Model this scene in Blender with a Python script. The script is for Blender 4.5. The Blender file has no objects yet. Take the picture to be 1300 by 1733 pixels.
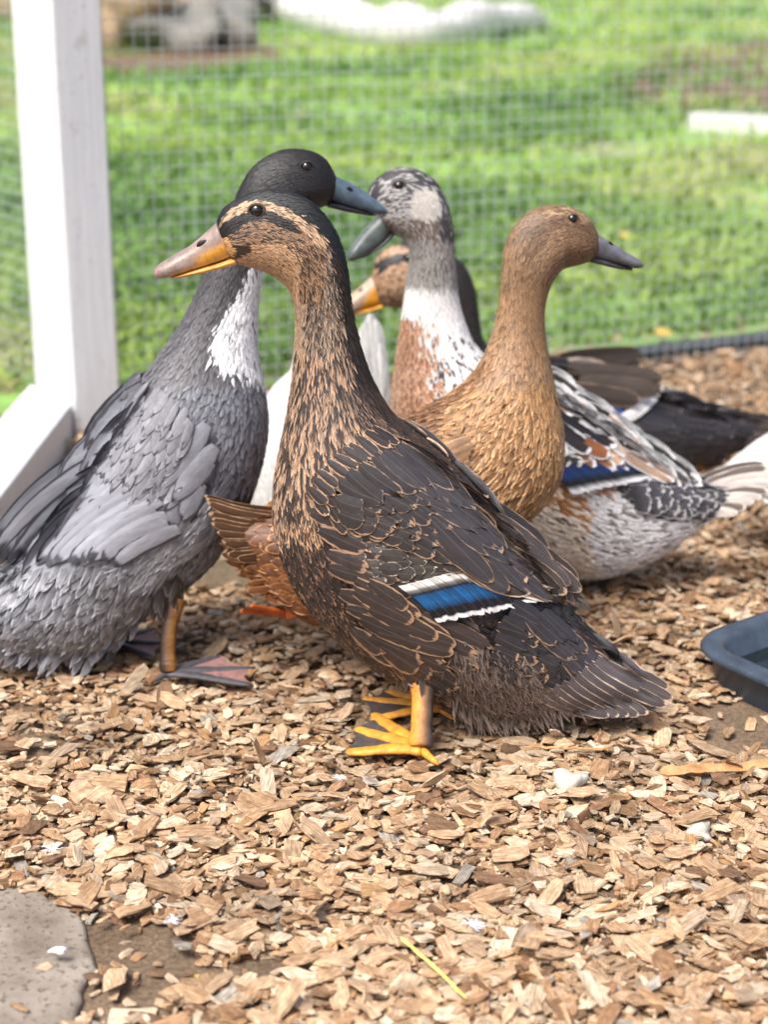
import bpy, math, random
import numpy as np
from mathutils import Vector
from mathutils.bvhtree import BVHTree

rng = np.random.default_rng(7)
random.seed(7)
scene = bpy.context.scene
coll = scene.collection

# ------------------------------------------------------------------ camera
FPX, PITCH, CAMH = 3000.0, math.radians(18.5), 0.63      # focal length in photo pixels (photo 1300 x 1733)
cam_d = bpy.data.cameras.new('camera')
cam = bpy.data.objects.new('camera', cam_d)
coll.objects.link(cam)
cam.location = (0, 0, CAMH)
cam.rotation_euler = (math.pi / 2 - PITCH, 0, 0)
cam_d.sensor_fit = 'VERTICAL'
cam_d.sensor_height = 24
cam_d.lens = 24 * FPX / 1733
cam_d.clip_start = 0.05
cam_d.clip_end = 500
cam_d.dof.use_dof = True
cam_d.dof.focus_distance = 1.30
cam_d.dof.aperture_fstop = 3.9
scene.camera = cam

# ------------------------------------------------------------------ sky and sun
SUN_EL, SUN_AZ = 58.0, -35.0        # azimuth measured from behind the camera towards its left
world = bpy.data.worlds.new('World')
scene.world = world
world.use_nodes = True
wn = world.node_tree
sky = wn.nodes.new('ShaderNodeTexSky')
sky.sky_type = 'NISHITA'
sky.sun_disc = False
sky.sun_elevation = math.radians(SUN_EL)
sky.air_density = 0.7
sky.dust_density = 5.0
sky.ozone_density = 0.6
bg = wn.nodes['Background']
bg.inputs['Strength'].default_value = 0.12
wn.links.new(sky.outputs[0], bg.inputs['Color'])
sun_d = bpy.data.lights.new('sun', 'SUN')
sun_d.energy = 2.5
sun_d.angle = math.radians(24)
sun_d.color = (1.0, 0.98, 0.955)
sun = bpy.data.objects.new('sun', sun_d)
coll.objects.link(sun)
sd = Vector((math.cos(math.radians(SUN_EL)) * math.sin(math.radians(SUN_AZ)),
             -math.cos(math.radians(SUN_EL)) * math.cos(math.radians(SUN_AZ)),
             math.sin(math.radians(SUN_EL))))            # towards the sun
sun.location = sd * 5
sun.rotation_euler = sd.to_track_quat('Z', 'Y').to_euler()
sky.sun_rotation = math.atan2(sd.x, sd.y)
scene.view_settings.view_transform = 'Standard'
scene.view_settings.look = 'None'
scene.view_settings.exposure = 0.86
scene.view_settings.gamma = 1.0

# ------------------------------------------------------------------ geometry helpers
CP, SP = math.cos(PITCH), math.sin(PITCH)


def rays(px, py):
    px = np.asarray(px, float)
    py = np.asarray(py, float)
    x = (px - 650) / FPX
    y = -(py - 866.5) / FPX
    return np.stack([x, CP + y * SP, -SP + y * CP], -1)


def ground(px, py, z=0.0):
    d = rays(px, py)
    t = (z - CAMH) / d[..., 2]
    p = d * t[..., None]
    p[..., 2] = z
    return p


def lin(c):
    c = np.asarray(c, float) / 255.0
    return np.where(c <= 0.04045, c / 12.92, ((c + 0.055) / 1.055) ** 2.4)


def mesh_from(name, V, quads=None, tris=None, attrs=None, smooth=True):
    me = bpy.data.meshes.new(name)
    V = np.asarray(V, np.float32)
    nq = 0 if quads is None else len(quads)
    nt = 0 if tris is None else len(tris)
    me.vertices.add(len(V))
    me.vertices.foreach_set('co', V.ravel())
    idx = []
    if nq: idx.append(np.asarray(quads, np.int32).ravel())
    if nt: idx.append(np.asarray(tris, np.int32).ravel())
    idx = np.concatenate(idx)
    me.loops.add(len(idx))
    me.loops.foreach_set('vertex_index', idx)
    me.polygons.add(nq + nt)
    starts = np.concatenate([np.arange(nq) * 4, nq * 4 + np.arange(nt) * 3]).astype(np.int32)
    me.polygons.foreach_set('loop_start', starts)
    me.polygons.foreach_set('use_smooth', np.full(nq + nt, smooth))
    me.update(calc_edges=True)
    for k, a in (attrs or {}).items():
        a = np.asarray(a, np.float32)
        if a.shape[1] == 4:
            at = me.attributes.new(k, 'FLOAT_COLOR', 'POINT')
            at.data.foreach_set('color', a.ravel())
        else:
            at = me.attributes.new(k, 'FLOAT_VECTOR', 'POINT')
            at.data.foreach_set('vector', a.ravel())
    me.validate()
    return me


def link(name, me, mat=None, parent=None, kind=None):
    o = bpy.data.objects.new(name, me)
    coll.objects.link(o)
    if mat is not None and me is not None and len(me.materials) == 0:
        me.materials.append(mat)
    if parent is not None:
        o.parent = parent
    if kind:
        o['kind'] = kind
    return o


def tag(o, label, cat, group=None):
    o['label'] = label
    o['category'] = cat
    if group:
        o['group'] = group
    return o


class Acc:
    """collects pieces of one mesh"""
    def __init__(self):
        self.V, self.Q, self.T, self.A, self.n = [], [], [], {}, 0

    def add(self, V, quads=None, tris=None, **attrs):
        V = np.asarray(V, float).reshape(-1, 3)
        if quads is not None and len(quads): self.Q.append(np.asarray(quads) + self.n)
        if tris is not None and len(tris): self.T.append(np.asarray(tris) + self.n)
        self.V.append(V)
        for k, a in attrs.items():
            a = np.asarray(a, float)
            if a.ndim == 1: a = np.tile(a, (len(V), 1))
            self.A.setdefault(k, []).append(a)
        self.n += len(V)

    def mesh(self, name, smooth=True):
        return mesh_from(name, np.concatenate(self.V), np.concatenate(self.Q) if self.Q else None,
                         np.concatenate(self.T) if self.T else None,
                         {k: np.concatenate(v) for k, v in self.A.items()}, smooth)


def rgba(c, a=1.0):
    return np.append(lin(c), a)


def catmull(P, t):
    """P (n,k) stations, t in [0,n-1]"""
    P = np.asarray(P, float)
    n = len(P)
    i = np.clip(np.floor(t).astype(int), 0, n - 2)
    f = (t - i)[:, None]
    p0 = P[np.maximum(i - 1, 0)]
    p1 = P[i]
    p2 = P[i + 1]
    p3 = P[np.minimum(i + 2, n - 1)]
    return 0.5 * ((2 * p1) + (-p0 + p2) * f + (2 * p0 - 5 * p1 + 4 * p2 - p3) * f ** 2 + (-p0 + 3 * p1 - 3 * p2 + p3) * f ** 3)


def tube(pts, rad, nseg=10, flat=1.0, up=(0, 0, 1)):
    """closed tapered tube; returns V, quads, tris, t (per vertex 0..1 along)"""
    pts = np.asarray(pts, float)
    rad = np.asarray(rad, float)
    n = len(pts)
    T = np.gradient(pts, axis=0)
    T /= np.linalg.norm(T, axis=1)[:, None] + 1e-12
    up = np.asarray(up, float)
    V, tt = [], []
    for i in range(n):
        a = np.cross(T[i], up)
        if np.linalg.norm(a) < 1e-3: a = np.cross(T[i], (1, 0.3, 0))
        a /= np.linalg.norm(a)
        b = np.cross(a, T[i])
        th = np.arange(nseg) / nseg * 2 * np.pi
        V.append(pts[i] + rad[i] * (np.cos(th)[:, None] * a + flat * np.sin(th)[:, None] * b))
        tt += [i / (n - 1)] * nseg
    V = np.concatenate(V)
    q = []
    for i in range(n - 1):
        for j in range(nseg):
            k = (j + 1) % nseg
            q.append((i * nseg + j, i * nseg + k, (i + 1) * nseg + k, (i + 1) * nseg + j))
    m = len(V)
    V = np.vstack([V, pts[0], pts[-1]])
    tt += [0, 1]
    tr = []
    for j in range(nseg):
        k = (j + 1) % nseg
        tr.append((m, k, j))
        tr.append((m + 1, (n - 1) * nseg + j, (n - 1) * nseg + k))
    return V, np.array(q), np.array(tr), np.array(tt)


def inpoly(px, py, poly):
    px, py = np.asarray(px), np.asarray(py)
    r = np.zeros(px.shape, bool)
    n = len(poly)
    for i in range(n):
        x1, y1 = poly[i]
        x2, y2 = poly[(i + 1) % n]
        c = ((y1 > py) != (y2 > py)) & (px < (x2 - x1) * (py - y1) / (y2 - y1 + 1e-9) + x1)
        r ^= c
    return r


def seg_dist(px, py, line):
    d = np.full(np.shape(px), 1e9)
    for (x1, y1), (x2, y2) in zip(line[:-1], line[1:]):
        t = np.clip(((px - x1) * (x2 - x1) + (py - y1) * (y2 - y1)) / ((x2 - x1) ** 2 + (y2 - y1) ** 2), 0, 1)
        d = np.minimum(d, np.hypot(px - x1 - t * (x2 - x1), py - y1 - t * (y2 - y1)))
    return d


def polyat(poly, q):
    poly = np.asarray(poly, float)
    L = np.concatenate([[0], np.cumsum(np.linalg.norm(np.diff(poly, axis=0), axis=1))])
    L /= L[-1]
    return np.stack([np.interp(q, L, poly[:, 0]), np.interp(q, L, poly[:, 1])], -1)


# ------------------------------------------------------------------ materials
def new_mat(name):
    m = bpy.data.materials.new(name)
    m.use_nodes = True
    nt = m.node_tree
    return m, nt, nt.nodes['Principled BSDF']


def nd(nt, typ, **kw):
    n = nt.nodes.new(typ)
    for k, v in kw.items():
        if k.startswith('i_'):
            n.inputs[int(k[2:])].default_value = v
        else:
            setattr(n, k, v)
    return n


def math_n(nt, op, a, b=None, c=None):
    n = nt.nodes.new('ShaderNodeMath')
    n.operation = op
    for i, v in enumerate((a, b, c)):
        if v is None: continue
        if isinstance(v, (int, float)): n.inputs[i].default_value = v
        else: nt.links.new(v, n.inputs[i])
    return n.outputs[0]


def mixc(nt, f, a, b, mode='MIX'):
    n = nt.nodes.new('ShaderNodeMix')
    n.data_type = 'RGBA'
    n.blend_type = mode
    for s, v in ((n.inputs[0], f), (n.inputs[6], a), (n.inputs[7], b)):
        if isinstance(v, (int, float)): s.default_value = v
        elif isinstance(v, (tuple, list, np.ndarray)): s.default_value = tuple(v)
        else: nt.links.new(v, s)
    return n.outputs[2]


def attr(nt, name):
    return nd(nt, 'ShaderNodeAttribute', attribute_name=name)


def noise(nt, vec, scale, detail=3, rough=0.55, dim='3D'):
    n = nd(nt, 'ShaderNodeTexNoise', noise_dimensions=dim)
    n.inputs['Scale'].default_value = scale
    n.inputs['Detail'].default_value = detail
    n.inputs['Roughness'].default_value = rough
    if vec is not None: nt.links.new(vec, n.inputs['Vector'])
    return n


def ramp(nt, fac, stops):
    r = nt.nodes.new('ShaderNodeValToRGB')
    els = r.color_ramp.elements
    while len(els) < len(stops): els.new(0.5)
    for e, (p, c) in zip(els, stops):
        e.position = p
        e.color = tuple(c) if len(c) == 4 else tuple(c) + (1,)
    nt.links.new(fac, r.inputs[0])
    return r.outputs[0]


def bump(nt, bsdf, h, strength, dist):
    b = nt.nodes.new('ShaderNodeBump')
    b.inputs['Strength'].default_value = strength
    b.inputs['Distance'].default_value = dist
    nt.links.new(h, b.inputs['Height'])
    nt.links.new(b.outputs[0], bsdf.inputs['Normal'])


def maprange(nt, v, a, b, c=0.0, d=1.0, smooth=True):
    n = nt.nodes.new('ShaderNodeMapRange')
    n.interpolation_type = 'SMOOTHSTEP' if smooth else 'LINEAR'
    for i, x in enumerate((v, a, b, c, d)):
        if isinstance(x, (int, float)): n.inputs[i].default_value = x
        else: nt.links.new(x, n.inputs[i])
    return n.outputs[0]


def make_feather_mat():
    m, nt, b = new_mat('feather')
    cc, ec, fv = attr(nt, 'cc'), attr(nt, 'ec'), attr(nt, 'fv')
    sep = nt.nodes.new('ShaderNodeSeparateXYZ')
    nt.links.new(fv.outputs['Vector'], sep.inputs[0])
    u, v, r = sep.outputs
    au = math_n(nt, 'ABSOLUTE', u)
    comb = nt.nodes.new('ShaderNodeCombineXYZ')
    fq = math_n(nt, 'MULTIPLY_ADD', cc.outputs['Alpha'], 2.6, 1.0)
    nt.links.new(math_n(nt, 'MULTIPLY', fq, math_n(nt, 'MULTIPLY_ADD', v, 14.0, math_n(nt, 'MULTIPLY', au, -5.0))), comb.inputs[0])
    nt.links.new(math_n(nt, 'MULTIPLY', r, 97.0), comb.inputs[1])
    nt.links.new(math_n(nt, 'MULTIPLY', u, 0.6), comb.inputs[2])
    barb = noise(nt, comb.outputs[0], 1.6, 2, 0.6)
    comb2 = nt.nodes.new('ShaderNodeCombineXYZ')
    nt.links.new(math_n(nt, 'MULTIPLY', v, 3.0), comb2.inputs[0])
    nt.links.new(math_n(nt, 'MULTIPLY', r, 61.0), comb2.inputs[1])
    nt.links.new(u, comb2.inputs[2])
    blot = noise(nt, comb2.outputs[0], 1.4, 2, 0.5)
    tv = math_n(nt, 'SUBTRACT', 1.0, math_n(nt, 'MULTIPLY', math_n(nt, 'SUBTRACT', 1.0, v), 3.2))
    e = math_n(nt, 'MAXIMUM', au, tv)
    e = math_n(nt, 'ADD', e, math_n(nt, 'MULTIPLY', math_n(nt, 'SUBTRACT', barb.outputs[0], 0.5), 0.16))
    e = math_n(nt, 'ADD', e, math_n(nt, 'MULTIPLY', math_n(nt, 'SUBTRACT', blot.outputs[0], 0.5), 0.4))
    rim = ec.outputs['Alpha']
    lo = math_n(nt, 'SUBTRACT', 1.0, rim)
    hi = math_n(nt, 'SUBTRACT', 1.04, math_n(nt, 'MULTIPLY', rim, 0.6))
    mask = maprange(nt, e, lo, hi)
    mask = math_n(nt, 'MULTIPLY', mask, math_n(nt, 'GREATER_THAN', rim, 0.001))
    col = mixc(nt, mask, cc.outputs['Color'], ec.outputs['Color'])
    k = maprange(nt, barb.outputs[0], 0.25, 0.75, math_n(nt, 'MULTIPLY_ADD', cc.outputs['Alpha'], .12, .7), math_n(nt, 'MULTIPLY_ADD', cc.outputs['Alpha'], -.12, 1.26))
    k2 = maprange(nt, blot.outputs[0], 0.25, 0.75, 0.82, 1.16)
    kk = math_n(nt, 'MULTIPLY', k, k2)
    bw = nt.nodes.new('ShaderNodeRGBToBW')
    nt.links.new(cc.outputs['Color'], bw.inputs[0])
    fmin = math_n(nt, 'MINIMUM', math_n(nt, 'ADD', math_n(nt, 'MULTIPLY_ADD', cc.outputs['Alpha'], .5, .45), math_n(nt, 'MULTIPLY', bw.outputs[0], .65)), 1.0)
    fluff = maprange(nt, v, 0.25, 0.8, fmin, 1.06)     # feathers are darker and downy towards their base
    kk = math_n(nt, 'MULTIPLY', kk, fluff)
    kc = nt.nodes.new('ShaderNodeCombineColor')
    for i in range(3): nt.links.new(kk, kc.inputs[i])
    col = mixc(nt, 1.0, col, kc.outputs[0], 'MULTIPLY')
    shaft = math_n(nt, 'MULTIPLY', maprange(nt, au, 0.03, 0.07, 0.3, 0.0), cc.outputs['Alpha'])
    col = mixc(nt, shaft, col, (0.16, 0.13, 0.11, 1))
    nt.links.new(col, b.inputs['Base Color'])
    b.inputs['Roughness'].default_value = 0.48
    b.inputs['Specular IOR Level'].default_value = 0.5
    bump(nt, b, barb.outputs[0], 0.25, 0.0006)
    return m


def make_skin_mat(name, rough, spec=0.4, bscale=900, bstr=0.25):
    m, nt, b = new_mat(name)
    cc = attr(nt, 'cc')
    tc = nt.nodes.new('ShaderNodeTexCoord')
    n1 = noise(nt, tc.outputs['Object'], bscale, 3, 0.6)
    n2 = noise(nt, tc.outputs['Object'], 110, 5, 0.7)
    k = maprange(nt, n2.outputs[0], 0.3, 0.7, 0.62, 1.16)
    kc = nt.nodes.new('ShaderNodeCombineColor')
    for i in range(3): nt.links.new(k, kc.inputs[i])
    nt.links.new(mixc(nt, 1.0, cc.outputs['Color'], kc.outputs[0], 'MULTIPLY'), b.inputs['Base Color'])
    b.inputs['Roughness'].default_value = rough
    b.inputs['Specular IOR Level'].default_value = spec
    bump(nt, b, n1.outputs[0], bstr, 0.0008)
    return m


M = {}
M['feather'] = make_feather_mat()
M['skin'] = make_skin_mat('leg_skin', 0.5, 0.4, 700, 0.6)
M['bill'] = make_skin_mat('bill_horn', 0.42, 0.5, 420, 0.3)
m, nt, b = new_mat('under_plumage')
nt.links.new(attr(nt, 'cc').outputs['Color'], b.inputs['Base Color'])
b.inputs['Roughness'].default_value = 0.9
M['under'] = m
m, nt, b = new_mat('eye')
b.inputs['Base Color'].default_value = (0.006, 0.005, 0.004, 1)
b.inputs['Roughness'].default_value = 0.06
b.inputs['Coat Weight'].default_value = 0.6
b.inputs['Coat Roughness'].default_value = 0.03
M['eye'] = m


def chip_mat():
    m, nt, b = new_mat('wood_chip')
    cc, fv = attr(nt, 'cc'), attr(nt, 'fv')
    mp = nt.nodes.new('ShaderNodeMapping')
    mp.inputs['Scale'].default_value = (70, 900, 500)
    nt.links.new(fv.outputs['Vector'], mp.inputs[0])
    g = noise(nt, mp.outputs[0], 1.0, 3, 0.65)
    mp2 = nt.nodes.new('ShaderNodeMapping')
    mp2.inputs['Scale'].default_value = (160, 190, 160)
    nt.links.new(fv.outputs['Vector'], mp2.inputs[0])
    g2 = noise(nt, mp2.outputs[0], 1.0, 3, 0.6)
    k = maprange(nt, g.outputs[0], 0.3, 0.7, 0.62, 1.22)
    k2 = maprange(nt, g2.outputs[0], 0.28, 0.7, 0.74, 1.15)
    kk = math_n(nt, 'MULTIPLY', k, k2)
    kc = nt.nodes.new('ShaderNodeCombineColor')
    nt.links.new(kk, kc.inputs[0])
    nt.links.new(math_n(nt, 'POWER', kk, 1.1), kc.inputs[1])
    nt.links.new(math_n(nt, 'POWER', kk, 1.2), kc.inputs[2])
    col = mixc(nt, 1.0, cc.outputs['Color'], kc.outputs[0], 'MULTIPLY')
    nt.links.new(col, b.inputs['Base Color'])
    b.inputs['Roughness'].default_value = 0.8
    b.inputs['Specular IOR Level'].default_value = 0.2
    bump(nt, b, g.outputs[0], 0.7, 0.0015)
    return m


M['chip'] = chip_mat()


def soil_mat():
    m, nt, b = new_mat('soil')
    tc = nt.nodes.new('ShaderNodeTexCoord')
    n1 = noise(nt, tc.outputs['Object'], 9, 5, 0.6)
    n2 = noise(nt, tc.outputs['Object'], 220, 4, 0.7)
    n3 = noise(nt, tc.outputs['Object'], 900, 2, 0.6)
    c = ramp(nt, n1.outputs[0], [(0.3, lin((100, 84, 68))), (0.7, lin((142, 122, 101)))])
    k = maprange(nt, n2.outputs[0], 0.3, 0.7, 0.6, 1.25)
    kc = nt.nodes.new('ShaderNodeCombineColor')
    for i in range(3): nt.links.new(k, kc.inputs[i])
    c = mixc(nt, 1.0, c, kc.outputs[0], 'MULTIPLY')
    c = mixc(nt, maprange(nt, n3.outputs[0], 0.7, 0.76, 0, 0.6), c, tuple(lin((196, 176, 150))) + (1,))
    nt.links.new(c, b.inputs['Base Color'])
    b.inputs['Roughness'].default_value = 0.95
    b.inputs['Specular IOR Level'].default_value = 0.15
    bump(nt, b, math_n(nt, 'ADD', n2.outputs[0], math_n(nt, 'MULTIPLY', n3.outputs[0], 0.5)), 0.8, 0.004)
    return m


M['soil'] = soil_mat()


def lawn_mat():
    m, nt, b = new_mat('lawn')
    tc = nt.nodes.new('ShaderNodeTexCoord')
    n1 = noise(nt, tc.outputs['Object'], 1.1, 5, 0.65)
    n2 = noise(nt, tc.outputs['Object'], 16, 4, 0.65)
    c = ramp(nt, n2.outputs[0], [(0.28, lin((84, 122, 56))), (0.5, lin((128, 166, 84))), (0.75, lin((168, 188, 120)))])
    d = ramp(nt, n2.outputs[0], [(0.3, lin((140, 124, 110))), (0.7, lin((178, 164, 150)))])
    c = mixc(nt, maprange(nt, n1.outputs[0], 0.55, 0.68), c, d)
    nt.links.new(c, b.inputs['Base Color'])
    b.inputs['Roughness'].default_value = 0.9
    bump(nt, b, n2.outputs[0], 0.6, 0.02)
    return m


M['lawn'] = lawn_mat()


def grass_mat():
    m, nt, b = new_mat('grass_blade')
    cc = attr(nt, 'cc')
    nt.links.new(cc.outputs['Color'], b.inputs['Base Color'])
    b.inputs['Roughness'].default_value = 0.5
    b.inputs['Specular IOR Level'].default_value = 0.3
    tr = nt.nodes.new('ShaderNodeBsdfTranslucent')
    nt.links.new(cc.outputs['Color'], tr.inputs[0])
    mx = nt.nodes.new('ShaderNodeMixShader')
    mx.inputs[0].default_value = 0.35
    nt.links.new(b.outputs[0], mx.inputs[1])
    nt.links.new(tr.outputs[0], mx.inputs[2])
    nt.links.new(mx.outputs[0], nt.nodes['Material Output'].inputs[0])
    return m


M['grass'] = grass_mat()


def simple_noise_mat(name, c1, c2, scale, rough, bstr=0.3, bdist=0.002, speck=None, metallic=0.0, spec=0.4):
    m, nt, b = new_mat(name)
    tc = nt.nodes.new('ShaderNodeTexCoord')
    n1 = noise(nt, tc.outputs['Object'], scale, 5, 0.62)
    n2 = noise(nt, tc.outputs['Object'], scale * 12, 3, 0.6)
    c = ramp(nt, n1.outputs[0], [(0.32, lin(c1)), (0.68, lin(c2))])
    if speck:
        c = mixc(nt, maprange(nt, n2.outputs[0], speck[1], speck[1] + 0.06, 0, speck[2]), c, tuple(lin(speck[0])) + (1,))
    nt.links.new(c, b.inputs['Base Color'])
    b.inputs['Roughness'].default_value = rough
    b.inputs['Metallic'].default_value = metallic
    b.inputs['Specular IOR Level'].default_value = spec
    h = math_n(nt, 'ADD', n1.outputs[0], math_n(nt, 'MULTIPLY', n2.outputs[0], 0.5))
    bump(nt, b, h, bstr, bdist)
    return m


M['white_paint'] = simple_noise_mat('white_paint', (192, 197, 204), (208, 212, 218), 14, 0.45, 0.6, 0.002, ((120, 124, 132), 0.65, 0.85))
def timber():
    m, nt, b = new_mat('painted_timber')
    tc = nt.nodes.new('ShaderNodeTexCoord')
    mp = nt.nodes.new('ShaderNodeMapping')
    mp.inputs['Scale'].default_value = (130, 130, 6)
    nt.links.new(tc.outputs['Object'], mp.inputs[0])
    gr = noise(nt, mp.outputs[0], 1.0, 4, 0.6)
    fine = noise(nt, tc.outputs['Object'], 240, 3, 0.6)
    mud = noise(nt, tc.outputs['Object'], 26, 5, 0.7)
    c = ramp(nt, gr.outputs[0], [(0.3, lin((204, 207, 209))), (0.7, lin((218, 220, 221)))])
    c = mixc(nt, maprange(nt, fine.outputs[0], 0.66, 0.7, 0, 0.75), c, tuple(lin((112, 114, 120))) + (1,))
    c = mixc(nt, maprange(nt, mud.outputs[0], 0.58, 0.72, 0, 0.4), c, tuple(lin((150, 142, 132))) + (1,))
    nt.links.new(c, b.inputs['Base Color'])
    b.inputs['Roughness'].default_value = 0.5
    bump(nt, b, math_n(nt, 'ADD', gr.outputs[0], math_n(nt, 'MULTIPLY', fine.outputs[0], 0.6)), 0.5, 0.0015)
    return m


M['white_paint'] = timber()
M['concrete'] = simple_noise_mat('concrete', (112, 102, 90), (158, 149, 138), 16, 0.9, 0.8, 0.003, ((92, 82, 72), 0.56, 0.75), spec=0.2)
M['block'] = simple_noise_mat('weathered_block', (140, 126, 104), (178, 164, 142), 18, 0.9, 0.6, 0.003, ((92, 80, 66), 0.62, 0.6), spec=0.2)
M['wire'] = simple_noise_mat('galvanised_wire', (170, 176, 178), (194, 199, 201), 40, 0.45, 0.1, 0.0005, None, 0.3, 0.5)
M['rubber'] = simple_noise_mat('black_rubber', (40, 50, 61), (68, 80, 94), 26, 0.45, 0.5, 0.001, ((150, 155, 160), 0.66, 0.5), spec=0.45)
M['pipe'] = simple_noise_mat('grey_pipe', (52, 60, 66), (76, 84, 90), 12, 0.45, 0.2, 0.001)
M['rock'] = simple_noise_mat('rock', (112, 114, 112), (142, 138, 128), 5, 0.9, 0.8, 0.02)
M['tan_rock'] = simple_noise_mat('tan_rock', (132, 114, 92), (180, 156, 126), 5, 0.9, 0.8, 0.02)
M['bleached'] = simple_noise_mat('bleached_wood', (196, 193, 190), (222, 220, 218), 4, 0.7, 0.4, 0.01)
M['pebble'] = simple_noise_mat('white_pebble', (166, 164, 146), (206, 205, 198), 90, 0.6, 0.6, 0.002, ((150, 150, 110), 0.6, 0.6))
M['bark'] = simple_noise_mat('split_wood', (160, 118, 76), (206, 164, 116), 60, 0.85, 0.8, 0.002, ((110, 76, 48), 0.6, 0.5), spec=0.2)
M['straw'] = simple_noise_mat('straw', (200, 182, 92), (226, 210, 130), 120, 0.6, 0.2, 0.0005)
M['leaf'] = simple_noise_mat('yellow_leaf', (214, 170, 66), (232, 200, 100), 60, 0.6, 0.3, 0.001)
M['down'] = simple_noise_mat('white_down', (205, 205, 210), (236, 236, 240), 300, 0.9, 0.3, 0.0005)
M['water'] = simple_noise_mat('dark_water', (20, 26, 28), (26, 32, 34), 6, 0.08, 0.05, 0.001, spec=0.5)

# ------------------------------------------------------------------ the setting
def sheet(name, x0, x1, y0, y1, z, nx, ny, mat, amp=0.0):
    xs, ys = np.linspace(x0, x1, nx), np.linspace(y0, y1, ny)
    X, Y = np.meshgrid(xs, ys)
    Z = z + amp * (np.sin(X * 9 + 1.3) * np.cos(Y * 7.3) + 0.6 * np.sin(X * 23 + Y * 17))
    V = np.stack([X.ravel(), Y.ravel(), Z.ravel()], 1)
    i = np.arange((nx - 1) * (ny - 1))
    r, c = i // (nx - 1), i % (nx - 1)
    a = r * nx + c
    Q = np.stack([a, a + 1, a + nx + 1, a + nx], 1)
    return link(name, mesh_from(name, V, Q), mat, None, 'structure')


sheet('ground', -120, 120, -40, 260, -0.004, 3, 3, M['soil'])
pen_floor = sheet('pen_floor', -1.6, 1.8, 0.3, 3.2, 0.0, 170, 150, M['soil'], 0.0012)

# fence line in plan
PA, PB = np.array([-0.36, 2.235]), np.array([0.98, 2.835])
fdir = (PB - PA) / np.linalg.norm(PB - PA)
fnor = np.array([-fdir[1], fdir[0]])
SIDE = np.array([-0.62, 0.78])                     # the side panel turns away from the post


def behind_fence(x, y, off=0.0):
    s1 = (x - PA[0]) * fnor[0] + (y - PA[1]) * fnor[1] - off
    sn = np.array([-SIDE[1], SIDE[0]])
    s2 = -((x - PA[0]) * sn[0] + (y - PA[1]) * sn[1]) - off
    return (s1 > 0) & (s2 > -10)


# lawn sheet: starts just behind the fence line, runs to the horizon
p0 = PA - fdir * 60 + fnor * 0.10
p1 = PA + fdir * 90 + fnor * 0.10
nX, nY = 90, 60
qs = np.linspace(0, 1, nX)
rs = np.linspace(0, 1, nY) ** 2.2 * 150
LV = []
for r_ in rs:
    for q in qs:
        p = p0 + (p1 - p0) * q + fnor * r_
        LV.append((p[0], p[1], 0.004))
i = np.arange((nX - 1) * (nY - 1))
a = (i // (nX - 1)) * nX + i % (nX - 1)
link('lawn', mesh_from('lawn', LV, np.stack([a, a + 1, a + nX + 1, a + nX], 1)), M['lawn'], None, 'structure')


def patch_sheet(name, pix, z, mat):
    g = ground(np.array(pix)[:, 0], np.array(pix)[:, 1], z)
    c = g.mean(0)
    V = [c] + list(g)
    n = len(g)
    t = [(0, 1 + k, 1 + (k + 1) % n) for k in range(n)]
    return link(name, mesh_from(name, V, None, t), mat, None, 'structure')


patch_sheet('soil_bed', [(1010, 150), (1090, 100), (1300, 62), (1460, 70), (1460, 190), (1300, 205), (1180, 196), (1060, 185)], 0.008, M['soil'])
patch_sheet('dirt_path', [(60, 98), (300, 88), (470, 78), (480, 100), (330, 124), (60, 132)], 0.008, M['soil'])

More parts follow.
